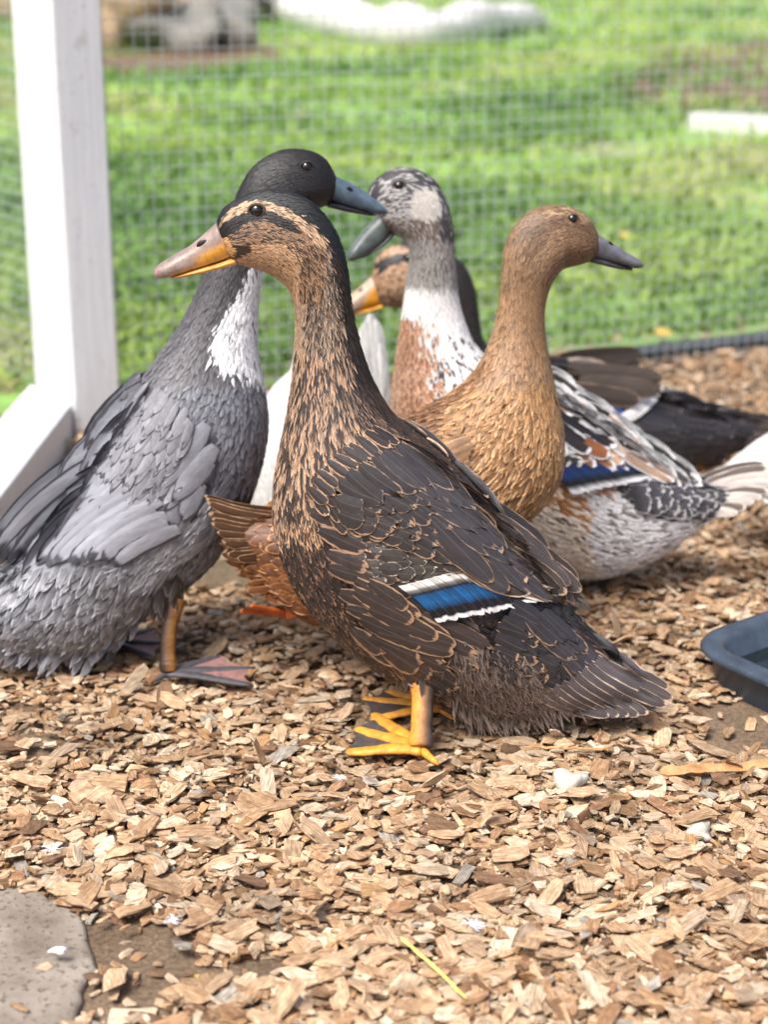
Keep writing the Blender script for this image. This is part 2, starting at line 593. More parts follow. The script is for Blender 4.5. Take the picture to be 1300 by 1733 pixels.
# grass blades: one uncountable mass
def grass():
    N = 62000
    px = rng.uniform(-350, 1650, N)
    py = -20 + 690 * rng.uniform(0, 1, N) ** 0.85
    g = ground(px, py, 0.004)
    ok = behind_fence(g[:, 0], g[:, 1], 0.13) & (g[:, 1] < 22)
    pat = np.sin(g[:, 0] * 3.1 + 1.7 * np.sin(g[:, 1] * 1.9)) * np.sin(g[:, 1] * 2.7 + 1.3 * np.sin(g[:, 0] * 2.3 + 1))
    ok &= ~((pat > 0.62) & (rng.uniform(size=N) < 0.8))
    ok &= (rng.uniform(size=N) < .25 + .3 * (np.sin(px * .05) * np.sin(py * .13) > .1)) | ~inpoly(px, py, [(1060, 150), (1110, 105), (1300, 70), (1460, 70), (1460, 185), (1300, 200), (1180, 192), (1070, 180)])
    ok &= ~inpoly(px, py, [(60, 98), (300, 88), (470, 78), (480, 100), (330, 124), (60, 132)])
    near = np.abs((g[:, 0] - PA[0]) * fnor[0] + (g[:, 1] - PA[1]) * fnor[1])
    ok &= ~((near < 0.42) & (rng.uniform(size=N) < 0.75))
    g, pat = g[ok], pat[ok]
    n = len(g)
    dist = g[:, 1]
    h = rng.uniform(0.010, 0.030, n) * (0.7 + 0.16 * dist)
    w = rng.uniform(0.005, 0.012, n) * (0.5 + 0.28 * dist)
    az = rng.uniform(0, 2 * np.pi, n)
    lean = rng.uniform(0.4, 2.2, n)
    dx = np.stack([np.cos(az), np.sin(az), np.zeros(n)], 1)
    sx = np.stack([-np.sin(az), np.cos(az), np.zeros(n)], 1)
    upv = np.array([0, 0, 1.0])
    b0 = g - sx * w[:, None] / 2
    b1 = g + sx * w[:, None] / 2
    mid = g + upv * (h * 0.6)[:, None] + dx * (h * lean * 0.3)[:, None]
    m0, m1 = mid - sx * w[:, None] * 0.45, mid + sx * w[:, None] * 0.45
    tip = g + upv * (h * 0.95)[:, None] + dx * (h * lean)[:, None]
    V = np.stack([b0, b1, m1, m0, tip], 1).reshape(-1, 3)
    k = np.arange(n) * 5
    Q = np.stack([k, k + 1, k + 2, k + 3], 1)
    T = np.stack([k + 3, k + 2, k + 4], 1)
    lf = np.sin(g[:, 0] * 2.1 + 1.1 * np.sin(g[:, 1] * 1.3)) * np.sin(g[:, 1] * 1.7 + 1.5 * np.sin(g[:, 0] * 1.6 + 2)) + .5 * np.sin(g[:, 0] * 5.3 + 2 * np.sin(g[:, 1] * 3.1)) * np.sin(g[:, 1] * 4.3)
    lf = lf + rng.normal(0, .25, n)
    stops = [-1.2, -.5, 0, .5, 1.2]
    pal = np.array([lin((96, 132, 78)), lin((124, 160, 88)), lin((150, 182, 96)), lin((172, 196, 100)), lin((190, 190, 134))])
    c = np.stack([np.interp(lf, stops, pal[:, k_]) for k_ in range(3)], 1) * rng.uniform(.74, .98, (n, 1))
    C = np.concatenate([np.repeat(c, 5, 0), np.ones((5 * n, 1))], 1)
    o = link('grass', mesh_from('grass', V, Q, T, {'cc': C}), M['grass'], None, 'stuff')
    tag(o, 'short bright green lawn grass growing beyond the wire fence', 'grass')


grass()


def rounded_box(sx, sy, sz, bev, cen=(0, 0, 0)):
    import bmesh
    bm = bmesh.new()
    bmesh.ops.create_cube(bm, size=1)
    for v in bm.verts:
        v.co.x *= sx; v.co.y *= sy; v.co.z *= sz
        v.co += Vector(cen)
    bmesh.ops.bevel(bm, geom=list(bm.edges), offset=bev, segments=2, affect='EDGES', profile=0.5)
    me = bpy.data.meshes.new('box')
    bm.to_mesh(me)
    bm.free()
    for p in me.polygons: p.use_smooth = False
    return me


# white post: rectangular section turned in plan, near edge at (-0.392, 2.165)
post_root = bpy.data.objects.new('fence_post', None)
coll.objects.link(post_root)
tag(post_root, 'tall white painted timber post at the corner of the wire fence', 'post')
pd1 = np.array([math.cos(math.radians(-55.6)), math.sin(math.radians(-55.6))])   # along the bright face, towards its near edge
pd2 = np.array([-pd1[1], pd1[0]])                                               # along the grey face, away
NE = np.array([-0.392, 2.168])
L1, L2 = 0.122, 0.064
pc = NE - pd1 * L1 / 2 + pd2 * L2 / 2
post_root.location = (pc[0], pc[1], 0)
post_root.rotation_euler.z = math.radians(-55.6)
link('shaft', rounded_box(L1, L2, 1.5, 0.003, (0, 0, 0.74)), M['white_paint'], post_root)

# white sill beam on the ground, running from the post towards the viewer's left
V = []
ya, yb = 2.268, 2.165
for (x0, yend) in ((-0.466, ya), (-0.395, yb)):
    for y in (yend, 0.9):
        xx = x0 - 0.032 * (yend - y)
        for z in (-0.004, 0.05):
            V.append((xx, y, z))
# vertices: 0,1 back-left lo/hi  2,3 front-left  4,5 back-right  6,7 front-right
Q = [(0, 1, 3, 2), (4, 6, 7, 5), (1, 5, 7, 3), (0, 2, 6, 4), (0, 4, 5, 1), (2, 3, 7, 6)]
import bmesh
bm = bmesh.new()
vs = [bm.verts.new(v) for v in V]
for q in Q: bm.faces.new([vs[k] for k in q])
bmesh.ops.recalc_face_normals(bm, faces=bm.faces)
bmesh.ops.bevel(bm, geom=list(bm.edges), offset=0.003, segments=2, affect='EDGES', profile=0.5)
me = bpy.data.meshes.new('sill_beam')
bm.to_mesh(me)
bm.free()
tag(link('sill_beam', me, M['white_paint']), 'white painted timber beam lying on the ground against the post', 'beam')


# wire mesh panels
def wire_mesh(length, radius, axis):
    n = 6
    th = np.arange(n) / n * 2 * np.pi
    ring = np.stack([np.cos(th) * radius, np.sin(th) * radius], 1)
    V = []
    for e in (0, length):
        for a_, b_ in ring:
            V.append((a_, b_, e) if axis == 'z' else (e, a_, b_))
    Q = [(j, (j + 1) % n, n + (j + 1) % n, n + j) for j in range(n)]
    return mesh_from('wire', V, Q)


def panel(name, label, a, d, length, height, sp, z0=0.0):
    root = bpy.data.objects.new(name, None)
    coll.objects.link(root)
    root.location = (a[0], a[1], z0)
    root.rotation_euler.z = math.atan2(d[1], d[0])
    tag(root, label, 'wire mesh')
    mv, mh = wire_mesh(height, 0.0006, 'z'), wire_mesh(length, 0.0006, 'x')
    mv.materials.append(M['wire'])
    mh.materials.append(M['wire'])
    for k in range(int(length / sp) + 1):
        o = link('wire', mv, None, root)
        o.location = (k * sp, 0, 0)
        o.rotation_euler = (random.gauss(0, 0.003), random.gauss(0, 0.003), 0)
    for k in range(int(height / sp) + 1):
        o = link('wire', mh, None, root)
        o.location = (0, 0.0012, 0.004 + k * sp)
        o.rotation_euler = (0, random.gauss(0, 0.0012), random.gauss(0, 0.001))
    return root


panel('wire_mesh_panel', 'wire mesh fence panel stretched behind the ducks in front of the lawn', PA, fdir, 1.5, 0.98, 0.0182)
panel('wire_mesh_panel', 'narrow stretch of wire mesh on the outer side of the white post', PA - pd1 * 0.09, SIDE / np.linalg.norm(SIDE), 0.55, 0.98, 0.0182)

# dark pipe along the foot of the mesh
s0, s1 = 0.60, 1.55
pts = [np.append(PA + fdir * s + fnor * (0.022 + 0.004 * math.sin(s * 6)), 0.013 + 0.001 * math.sin(s * 9)) for s in np.linspace(s0, s1, 30)]
V, Q, T, t_ = tube(pts, np.full(30, 0.0125), 14)
tag(link('ground_pipe', mesh_from('ground_pipe', V, Q, T), M['pipe']), 'dark grey pipe lying along the foot of the wire mesh', 'pipe')


def lumpy(name, c, r, mat, seed, label, cat, squash=(1, 1, .7), sub=3, amp=.25, group=None):
    import bmesh
    bm = bmesh.new()
    bmesh.ops.create_icosphere(bm, subdivisions=sub, radius=1)
    rr = np.random.default_rng(seed)
    ph = rr.uniform(0, 6.28, (5, 3))
    fr = rr.uniform(1.2, 3.2, (5, 3))
    for v in bm.verts:
        p = np.array(v.co)
        k = 1 + amp * sum(np.prod(np.sin(p * fr[q] + ph[q])) for q in range(5))
        v.co = Vector((p[0] * k * r * squash[0], p[1] * k * r * squash[1], p[2] * k * r * squash[2]))
    zmin = min(v.co.z for v in bm.verts)
    for v in bm.verts: v.co.z -= zmin * 0.75
    me = bpy.data.meshes.new(name)
    bm.to_mesh(me)
    bm.free()
    for p in me.polygons: p.use_smooth = True
    o = link(name, me, mat)
    o.location = c
    return tag(o, label, cat, group)


def gpt(px, py, z=0.0):
    return tuple(ground(px, py, z))


lumpy('boulder', gpt(305, 90), 0.17, M['rock'], 3, 'dark blue grey boulder beside the tan rock past the lawn', 'boulder', (1.2, .8, .6), 3, .5)
lumpy('boulder', gpt(196, 88), 0.24, M['tan_rock'], 5, 'low tan rock past the lawn beside the white post', 'boulder', (1.2, .8, .7), 3, .5)
lumpy('boulder', gpt(392, 84), 0.2, M['rock'], 8, 'small grey boulder between the bleached log and the dark boulder', 'boulder', (1.1, .8, .7), 3, .5)
lumpy('boulder', gpt(240, 40), 0.4, M['tan_rock'], 11, 'brown rock mound rising behind the other boulders', 'boulder', (1.4, .8, .5), 3, .5)
lumpy('boulder', gpt(405, 30), 0.3, M['tan_rock'], 14, 'tan rock mound behind the end of the bleached log', 'boulder', (1.3, .8, .5), 3, .5)

# bleached curved log far on the lawn
lp = np.array([(380, -14), (430, 6), (490, 36), (560, 62), (640, 78), (710, 84), (790, 74), (860, 60), (920, 52)], float)
gl = ground(lp[:, 0], lp[:, 1])
tq = np.linspace(0, len(gl) - 1, 40)
gl = catmull(gl, tq)
rad = 0.12 * (1 + 0.12 * np.sin(np.arange(40) * 0.9)) * np.interp(np.arange(40), [0, 3, 34, 39], [.7, 1, .9, .35])
gl[:, 2] = rad * 0.85
V, Q, T, t_ = tube(gl, rad, 14)
tag(link('bleached_log', mesh_from('bleached_log', V, Q, T), M['bleached']), 'long curved bleached white log lying on the lawn', 'log')

# pale board on the far right
a_, b_ = ground(1172, 222), ground(1480, 236)
d_ = b_ - a_
o = link('pale_board', rounded_box(float(np.linalg.norm(d_)), 0.09, 0.05, 0.004), M['bleached'])
o.location = tuple((a_ + b_) / 2 + np.array([0, 0.03, 0.026]))
o.rotation_euler.z = math.atan2(d_[1], d_[0])
tag(o, 'pale weathered board lying beside the bare soil bed', 'board')

# concrete block seen between the grey duck and the rusty tail
o = link('concrete_block', rounded_box(0.42, 0.16, 0.046, 0.005, (0, 0, 0.018)), M['block'])
g = ground(378, 1008)
o.location = (g[0] + 0.0, g[1] + 0.085, 0)
o.rotation_euler.z = math.radians(7)
tag(o, 'low weathered concrete block on the pen floor behind the grey duck', 'block')

# paving stone, lower left
pv = np.array([(-260, 1530), (-60, 1517), (50, 1518), (88, 1524), (118, 1546), (138, 1584), (143, 1640), (130, 1700), (124, 1760), (100, 1880), (-260, 1880)], float)
_q = np.linspace(0, 1, 90)
pvd = polyat(np.vstack([pv, pv[:1]]), _q)[:-1]
_n = np.random.default_rng(5).normal(0, 9, pvd.shape)
pvd = pvd + (_n + np.roll(_n, 1, 0) + np.roll(_n, 2, 0)) / 2
g = ground(pvd[:, 0], pvd[:, 1], 0.0)
bm = bmesh.new()
top = []
cen = g.mean(0)
for p in g: top.append(bm.verts.new((p[0], p[1], 0.0055)))
bot = [bm.verts.new((cen[0] + (p[0] - cen[0]) * 1.02, cen[1] + (p[1] - cen[1]) * 1.02, -0.02)) for p in g]
f = bm.faces.new(top)
n = len(g)
for k in range(n): bm.faces.new((top[k], bot[k], bot[(k + 1) % n], top[(k + 1) % n]))
bmesh.ops.recalc_face_normals(bm, faces=bm.faces)
bmesh.ops.bevel(bm, geom=[e for e in bm.edges if e.verts[0].co.z > 0.005 and e.verts[1].co.z > 0.005], offset=0.004, segments=3, affect='EDGES', profile=0.5)
me = bpy.data.meshes.new('paving_stone')
bm.to_mesh(me)
bm.free()
tag(link('paving_stone', me, M['concrete']), 'grey concrete paving stone sunk in the ground among the chips', 'paving stone')

# black tub at the right edge
def tub():
    root = bpy.data.objects.new('water_tub', None)
    coll.objects.link(root)
    C0 = ground(1180, 1090, 0.036)
    d1 = np.array([math.cos(math.radians(38)), math.sin(math.radians(38))])
    d2 = np.array([math.cos(math.radians(-55)), math.sin(math.radians(-55))])
    A1, A2, R = 0.34, 0.30, 0.05
    cen = C0[:2] + d1 * (A1 / 2 - .012) + d2 * (A2 / 2 - .012)
    root.location = (cen[0], cen[1], 0)
    prof = [(0.0, -0.018, -0.001), (0.0, -0.016, 0.003), (0.0, -0.009, 0.028), (0, -0.003, 0.031), (0, 0.001, 0.0345), (0, -0.002, 0.0385), (0, -0.010, 0.040),
            (0, -0.018, 0.0385), (0, -0.022, 0.034), (0, -0.028, 0.016), (0, -0.040, 0.010)]
    nC = 10
    rings = []
    for _, off, z in prof:
        ring = []
        for (sx, sy, a0) in ((1, 1, 0), (-1, 1, 90), (-1, -1, 180), (1, -1, 270)):
            cx, cy = sx * (A1 / 2 - R), sy * (A2 / 2 - R)
            for k in range(nC + 1):
                an = math.radians(a0 + 90 * k / nC)
                x, y = cx + (R + off) * math.cos(an), cy + (R + off) * math.sin(an)
                p = d1 * x + d2 * y
                ring.append((p[0], p[1], z))
        rings.append(ring)
    n = len(rings[0])
    V = [p for r in rings for p in r]
    Q = [(a * n + k, a * n + (k + 1) % n, (a + 1) * n + (k + 1) % n, (a + 1) * n + k) for a in range(len(rings) - 1) for k in range(n)]
    V.append((0, 0, prof[-1][2]))
    T = [((len(rings) - 1) * n + k, (len(rings) - 1) * n + (k + 1) % n, len(V) - 1) for k in range(n)]
    link('tub_body', mesh_from('tub_body', V, Q, T), M['rubber'], root)
    ring = rings[9]
    V = [tuple(np.array(p) * (1.0, 1.0, 0) + np.array((0, 0, 0.019))) for p in ring] + [(0, 0, 0.019)]
    link('water', mesh_from('water', V, None, [(k, (k + 1) % n, n) for k in range(n)]), M['water'], root)
    tag(root, 'shallow black rubber tub with a rounded rim standing in the wood chips', 'tub')


tub()

# ------------------------------------------------------------------ ducks
SHAPES = {
    'big': (np.array([0, .25, .5, .72, .88, .97, 1.0]), np.array([.5, .85, 1, .97, .78, .45, .12])),
    'point': (np.array([0, .2, .45, .68, .85, .95, 1.0]), np.array([.55, .9, 1, .9, .62, .3, .05])),
    'small': (np.array([0, .45, .8, 1.0]), np.array([.55, 1, .8, .15])),
    'hair': (np.array([0, .5, 1.0]), np.array([.7, 1, .06])),
    'square': (np.array([0, .1, .14, .2, .3, .36, .46, .56, .66, .74, .82, .88, .92, .97, 1.0]), np.array([.9, 1, 1, 1, 1, 1, 1, 1, 1, 1, 1, 1, 1, .98, .9])),
    'flight': (np.array([0, .12, .25, .38, .5, .62, .74, .85, .93, .98, 1.0]), np.array([.7, .9, 1, 1, 1, .98, .94, .84, .62, .35, .1])),
}


COLS = {'big': 5, 'point': 5, 'small': 3, 'hair': 3, 'flight': 5, 'square': 5}


def feather_faces(nr, nc):
    q = []
    for r_ in range(nr - 1):
        for c in range(nc - 1):
            a = r_ * nc + c
            q.append((a, a + 1, a + nc + 1, a + nc))
    return np.array(q)


class Duck:
    NS, NT = 150, 72

    def __init__(self, name, label, base_px, yaw, rings, group=None):
        self.g0 = ground(*base_px)
        self.yaw = math.radians(yaw)
        self.e1 = np.array([math.cos(self.yaw), math.sin(self.yaw), 0])
        self.e2 = np.array([-math.sin(self.yaw), math.cos(self.yaw), 0])
        self.depth = float(self.g0[1]) * CP + (CAMH - 0.2) * SP
        self.sc = self.depth / FPX                       # metres per photo pixel at the duck
        self.root = bpy.data.objects.new(name, None)
        coll.objects.link(self.root)
        self.root.location = tuple(self.g0)
        self.root.rotation_euler.z = self.yaw
        tag(self.root, label, 'duck', group)
        self.hull(rings)

    def loc(self, px, py, off=0.0):
        """photo point -> local point on the duck's own mid plane (or a plane off metres behind it)"""
        d = rays(px, py)
        c = np.array([0, 0, CAMH])
        t = ((self.g0 + self.e2 * off - c) @ self.e2) / (d @ self.e2)
        p = c + d * t[..., None] - self.g0
        return np.stack([p @ self.e1, p @ self.e2, p[..., 2]], -1)

    def gloc(self, px, py, z=0.012):
        p = ground(px, py, z) - self.g0
        return np.stack([p @ self.e1, p @ self.e2, p[..., 2]], -1)

    def hull(self, rings):
        R = np.array([tuple(r_) + (0,) * (6 - len(r_)) for r_ in rings], float)
        self.nst = len(R)
        st = np.linspace(0, self.nst - 1, self.NS)
        I = catmull(R, st)
        self.st = st
        D, Vn = self.loc(I[:, 0], I[:, 1]), self.loc(I[:, 2], I[:, 3])
        cen, ax = (D + Vn) / 2, (D - Vn) / 2
        tin = np.interp(st, [0, 1, 6, 9, 99], [0, 2, 2.5, 3, 3]) * self.sc
        aln = np.linalg.norm(ax, axis=1)
        ax = ax * np.maximum(1 - tin / aln, .35)[:, None]
        hw, yo = np.maximum(I[:, 4] * self.sc - tin, .35 * I[:, 4] * self.sc), I[:, 5] * self.sc
        th = np.arange(self.NT) / self.NT * 2 * np.pi
        ct, stn = np.cos(th), np.sin(th)
        pw = np.interp(st, [0, 4, 8, self.nst - 1], [1.0, 1.0, .9, .9])[:, None]
        cs, ss = np.sign(ct) * np.abs(ct) ** pw, np.sign(stn) * np.abs(stn) ** pw
        P = cen[:, None, :] + ax[:, None, :] * cs[..., None]
        hf = np.interp(st, [0, .8, 3.6, 5], [0, 1, 1, 0])[:, None]
        pear = 1 - .15 * hf * ct[None] + .05 * hf * np.exp(-((ct[None] + .25) / .3) ** 2)
        P[..., 1] += -hw[:, None] * ss * pear + yo[:, None]
        self.P = P
        near = P.copy()
        near[..., 1] = yo[:, None] - np.abs(P[..., 1] - yo[:, None])
        wp = self.g0 + near[..., 0:1] * self.e1 + near[..., 1:2] * self.e2 + near[..., 2:3] * np.array([0, 0, 1.0])
        d_ = wp - np.array([0, 0, CAMH])
        fw, up_ = d_[..., 1] * CP - d_[..., 2] * SP, d_[..., 1] * SP + d_[..., 2] * CP
        self.PX, self.PY = 650 + FPX * d_[..., 0] / fw, 866.5 - FPX * up_ / fw
        co_ = np.array([0, 0, CAMH]) - self.g0
        self.cam_l = np.array([co_ @ self.e1, co_ @ self.e2, co_[2]])
        dS = np.gradient(P, axis=0)
        dT = (np.roll(P, -1, 1) - np.roll(P, 1, 1)) / 2
        N = np.cross(dT, dS)
        N /= np.linalg.norm(N, axis=-1)[..., None] + 1e-12
        out = ((P - P.mean(1)[:, None, :]) * N).sum(-1)
        if np.median(out) < 0: N = -N
        self.N = N
        self.gs = np.linalg.norm(dS, axis=-1)
        self.gt = np.linalg.norm(dT, axis=-1)
        V = np.concatenate([P.reshape(-1, 3), P[0].mean(0)[None], P[-1].mean(0)[None]])
        i = np.arange((self.NS - 1) * self.NT)
        r_, c = i // self.NT, i % self.NT
        c2 = (c + 1) % self.NT
        self.HQ = np.stack([r_ * self.NT + c, r_ * self.NT + c2, (r_ + 1) * self.NT + c2, (r_ + 1) * self.NT + c], 1)
        j = np.arange(self.NT)
        j2 = (j + 1) % self.NT
        m_ = self.NS * self.NT
        self.HT = np.concatenate([np.stack([np.full(self.NT, m_), j2, j], 1),
                                  np.stack([np.full(self.NT, m_ + 1), m_ - self.NT + j, m_ - self.NT + j2], 1)])
        self.HV = V
        polys = [tuple(int(k) for k in q) for q in self.HQ] + [tuple(int(k) for k in t) for t in self.HT]
        self.bvh = BVHTree.FromPolygons([tuple(v) for v in V], polys)

    def samp(self, A, s, t):
        s = np.clip(s, 0, self.NS - 1.001)
        i = np.floor(s).astype(int)
        f = (s - i)
        t = np.mod(t, self.NT)
        j = np.floor(t).astype(int) % self.NT
        g_ = t - np.floor(t)
        j2 = (j + 1) % self.NT
        if A.ndim == 3:
            f, g_ = f[..., None], g_[..., None]
        return (A[i, j] * (1 - f) + A[i + 1, j] * f) * (1 - g_) + (A[i, j2] * (1 - f) + A[i + 1, j2] * f) * g_

    def body(self, colfn):
        c = colfn(self.PX.ravel(), self.PY.ravel(), rng.uniform(size=self.PX.size), self.N.reshape(-1, 3))
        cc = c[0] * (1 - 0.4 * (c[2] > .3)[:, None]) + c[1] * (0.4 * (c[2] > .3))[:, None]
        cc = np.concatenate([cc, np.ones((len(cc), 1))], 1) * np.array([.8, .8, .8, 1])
        cc = np.concatenate([cc, cc[:1], cc[-1:]])
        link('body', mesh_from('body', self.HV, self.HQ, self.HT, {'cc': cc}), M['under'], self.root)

    def field(self, acc, table, colfn, skip=None, shaft=0.0):
        """rows of overlapping feathers over the whole body.
        table rows: (station, length px, width px, lift, jitter, shape index)"""
        tb = np.array([r_[:5] for r_ in table], float)
        shp = [r_[5] for r_ in table]
        arc = self.gs.mean(1)
        s = 1.0
        S0, T0, STEP, WD, LF, JT, SH = [], [], [], [], [], [], []
        row = 0
        while s < self.NS - 2:
            stn = self.st[int(s)]
            L, Wd, lf, jt = [np.interp(stn, tb[:, 0], tb[:, k]) for k in (1, 2, 3, 4)]
            sh = shp[int(np.searchsorted(tb[:, 0], stn, 'right') - 1)]
            step = 0.42 * L * self.sc / max(arc[int(s)], 1e-6)
            step = min(step, 8)
            circ = self.gt[int(s)].sum()
            n = max(int(circ / (Wd * self.sc * 0.62)), 5)
            # equal spacing along the ring
            cum = np.concatenate([[0], np.cumsum(self.gt[int(s)])])
            q = (np.arange(n) + 0.5 * (row % 2) + rng.uniform(-.28, .28, n)) / n % 1.0
            t = np.interp(q * cum[-1], cum, np.arange(self.NT + 1))
            S0.append(s + rng.uniform(-.35, .35, n) * step)
            T0.append(t)
            STEP.append(np.full(n, step)); WD.append(np.full(n, Wd)); LF.append(np.full(n, lf)); JT.append(np.full(n, jt))
            SH += [sh] * n
            s += step
            row += 1
        S0, T0, STEP, WD, LF, JT = map(np.concatenate, (S0, T0, STEP, WD, LF, JT))
        SH = np.array(SH)
        S0 = np.clip(S0, 0, self.NS - 2)
        px, py = self.samp(self.PX, S0, T0), self.samp(self.PY, S0, T0)
        nn = self.samp(self.N, S0, T0)
        keep = np.ones(len(S0), bool)
        if skip is not None: keep &= ~skip(px, py, nn)
        S0, T0, STEP, WD, LF, JT, SH, px, py, nn = [a_[keep] for a_ in (S0, T0, STEP, WD, LF, JT, SH, px, py, nn)]
        rnd = rng.uniform(size=len(S0))
        C, E, RIM = colfn(px, py, rnd, nn)
        gs, gt = self.samp(self.gs, S0, T0), self.samp(self.gt, S0, T0)
        for name in np.unique(SH):
            k = np.where(SH == name)[0]
            v, pf = SHAPES[name]
            nr = len(v)
            L = (STEP[k] * gs[k] * 2.35 * rng.uniform(.85, 1.2, len(k)))
            L = np.minimum(L, WD[k] * self.sc * 9)
            W2 = WD[k] * self.sc * 0.5 * rng.uniform(.85, 1.15, len(k))
            phi = rng.normal(0, 1, len(k)) * JT[k]
            nc = COLS[name]
            n = len(k)
            vv = np.repeat(v, nc)
            uu = np.tile(np.linspace(-1, 1, nc), nr)
            jag = np.tile(rng.normal(0, .10 if nc == 5 else 0, (n, nc)), (1, nr)) * vv[None] ** 2
            spl = np.tile(rng.normal(0, .16 if nc == 5 else 0, (n, nc)), (1, nr)) * vv[None] ** 2
            al = L[:, None] * (vv[None] + jag)
            ac = W2[:, None] * ((uu * np.repeat(pf, nc))[None] + spl) + (L * rng.normal(0, .06, n))[:, None] * vv[None] ** 2
            a2 = al * np.cos(phi)[:, None] - ac * np.sin(phi)[:, None]
            b2 = al * np.sin(phi)[:, None] + ac * np.cos(phi)[:, None]
            ss = S0[k][:, None] + a2 / gs[k][:, None]
            tt = T0[k][:, None] + b2 / np.maximum(gt[k], 1e-5)[:, None]
            Pp, Nn = self.samp(self.P, ss, tt), self.samp(self.N, ss, tt)
            over = np.maximum(ss - (self.NS - 1.001), 0)[..., None]
            h = 0.0004 + (LF[k] * .62 * L * rng.uniform(.6, 1.5, len(k)))[:, None] * vv[None] ** 1.3 - 0.22 * W2[:, None] * (uu ** 2)[None]
            X = Pp + Nn * h[..., None]
            q = feather_faces(nr, nc)
            Q = (np.arange(n) * nr * nc)[:, None, None] + q[None]
            fv = np.stack([np.tile(uu, (n, 1)), np.tile(vv, (n, 1)), np.repeat(rnd[k][:, None], nr * nc, 1)], -1)
            cc = np.repeat(np.concatenate([C[k], np.full((n, 1), shaft)], 1), nr * nc, 0)
            ec = np.repeat(np.concatenate([E[k], RIM[k][:, None]], 1), nr * nc, 0)
            acc.add(X.reshape(-1, 3), Q.reshape(-1, 4), cc=cc, ec=ec, fv=fv.reshape(-1, 3))

    def ray_hit(self, px, py):
        """point of the body surface seen at a photo point, and the unit direction of view; None when it misses"""
        d = rays(px, py)
        d = np.array([d @ self.e1, d @ self.e2, d[2]])
        d /= np.linalg.norm(d)
        hit = self.bvh.ray_cast(Vector(self.cam_l), Vector(d))
        return (None if hit[0] is None else np.array(hit[0])), d

    def side_y(self, p, default=None):
        hit = self.bvh.ray_cast(Vector((p[0], -0.6, p[2])), Vector((0, 1, 0)))
        return default if hit[0] is None else hit[0].y

    def quill(self, base, tip, wpx, h, C, E, rim, shape='big', bend=0.0, lift=0.0012, ytip=None, shaft=1.0, bands=None, rnd=None, cup=0.12, ybase=None, rag=0.0, shear=None):
        """one feather drawn between two photo points on the near flank; returns V,Q,attrs in local space"""
        v, pf = SHAPES[shape]
        nr = len(v)
        base, tip = np.asarray(base, float), np.asarray(tip, float)
        d = tip - base
        L = np.linalg.norm(d)
        nrm = np.array([-d[1], d[0]]) / L
        shr = nrm if shear is None else np.asarray(shear, float) / np.linalg.norm(shear)
        cpx = base + d * v[:, None] + nrm * (bend * L * v * (1 - v) * 4)[:, None]
        W = wpx * 0.5 * pf
        if ytip is None:
            hits = [self.ray_hit(*c)[0] for c in cpx]
            ys, last = [], None
            for p in hits:
                if p is not None: last = p[1]
                ys.append(last)
            nxt = next((y for y in ys if y is not None), 0.0)
            ys = np.array([nxt if y is None else y for y in ys])
        else:
            if ybase is not None: yb = ybase * self.sc
            else:
                p = self.ray_hit(*cpx[0])[0]
                yb = 0.0 if p is None else p[1]
            ys = yb + (ytip * self.sc - yb) * v
        X, fv = [], []
        nc = COLS[shape]
        us = np.linspace(-1, 1, nc)
        jg, sp_ = rng.normal(0, rag, nc), rng.normal(0, rag * 1.6, nc)
        for k_ in range(nr):
            for ci_, u in enumerate(us):
                pp = cpx[k_] + shr * (u + sp_[ci_] * v[k_] ** 2) * W[k_] + d * jg[ci_] * v[k_] ** 2
                p3, dv = self.ray_hit(*pp)
                if ytip is not None or p3 is None or abs(p3[1] - ys[k_]) > W[k_] * self.sc * 1.2:
                    p3 = self.loc(pp[0], pp[1], ys[k_])
                off = h * .6 + lift * .7 * v[k_] - cup * abs(u) * W[k_] * self.sc
                X.append(tuple(p3 - dv * off))
                fv.append((u, v[k_], 0))
        X, fv = np.array(X), np.array(fv)
        fv[:, 2] = rng.uniform() if rnd is None else rnd
        n = len(X)
        if bands is None:
            cc = np.tile(np.append(C, shaft), (n, 1))
            ec = np.tile(np.append(E, rim), (n, 1))
        else:
            bv = np.array([b_[0] for b_ in bands])
            bc = np.array([lin(b_[1]) for b_ in bands]) * rng.uniform(.75, 1.15)
            c = np.stack([np.interp(fv[:, 1], bv, bc[:, q_]) for q_ in range(3)], 1)
            cc = np.concatenate([c, np.full((n, 1), shaft)], 1)
            ec = np.tile(np.append(E, rim), (n, 1))
        return X, feather_faces(nr, nc), cc, ec, fv

    def patch(self, acc, front, back, rows, n, wpx, lenf, h0, dh, colfn, shape='big', jit=4.0, bend=0.0, lift=0.0012, shaft=1.0, rag=.05):
        for r_ in range(rows):
            t = r_ / max(rows, 1)
            for i_ in range(n):
                q = (i_ + 0.5 * (r_ % 2) + rng.uniform(-.15, .15)) / max(n - 0.5, 1)
                q = min(max(q, 0), 1)
                f_, b_ = polyat(front, q), polyat(back, q)
                d = (b_ - f_)
                base = f_ + d * t + rng.normal(0, jit * .4, 2)
                L = d / rows * lenf * rng.uniform(.9, 1.12)
                tip = base + L + rng.normal(0, jit, 2)
                C, E, rim = colfn(base, tip)
                X, Q, cc, ec, fv = self.quill(base, tip, wpx * rng.uniform(.85, 1.15), h0 + dh * (rows - r_) + rng.uniform(0, dh * .5), C, E, rim * rng.uniform(.5, 1.3), shape, bend, lift, shaft=shaft, rag=rag)
                acc.add(X, Q, cc=cc, ec=ec, fv=fv)

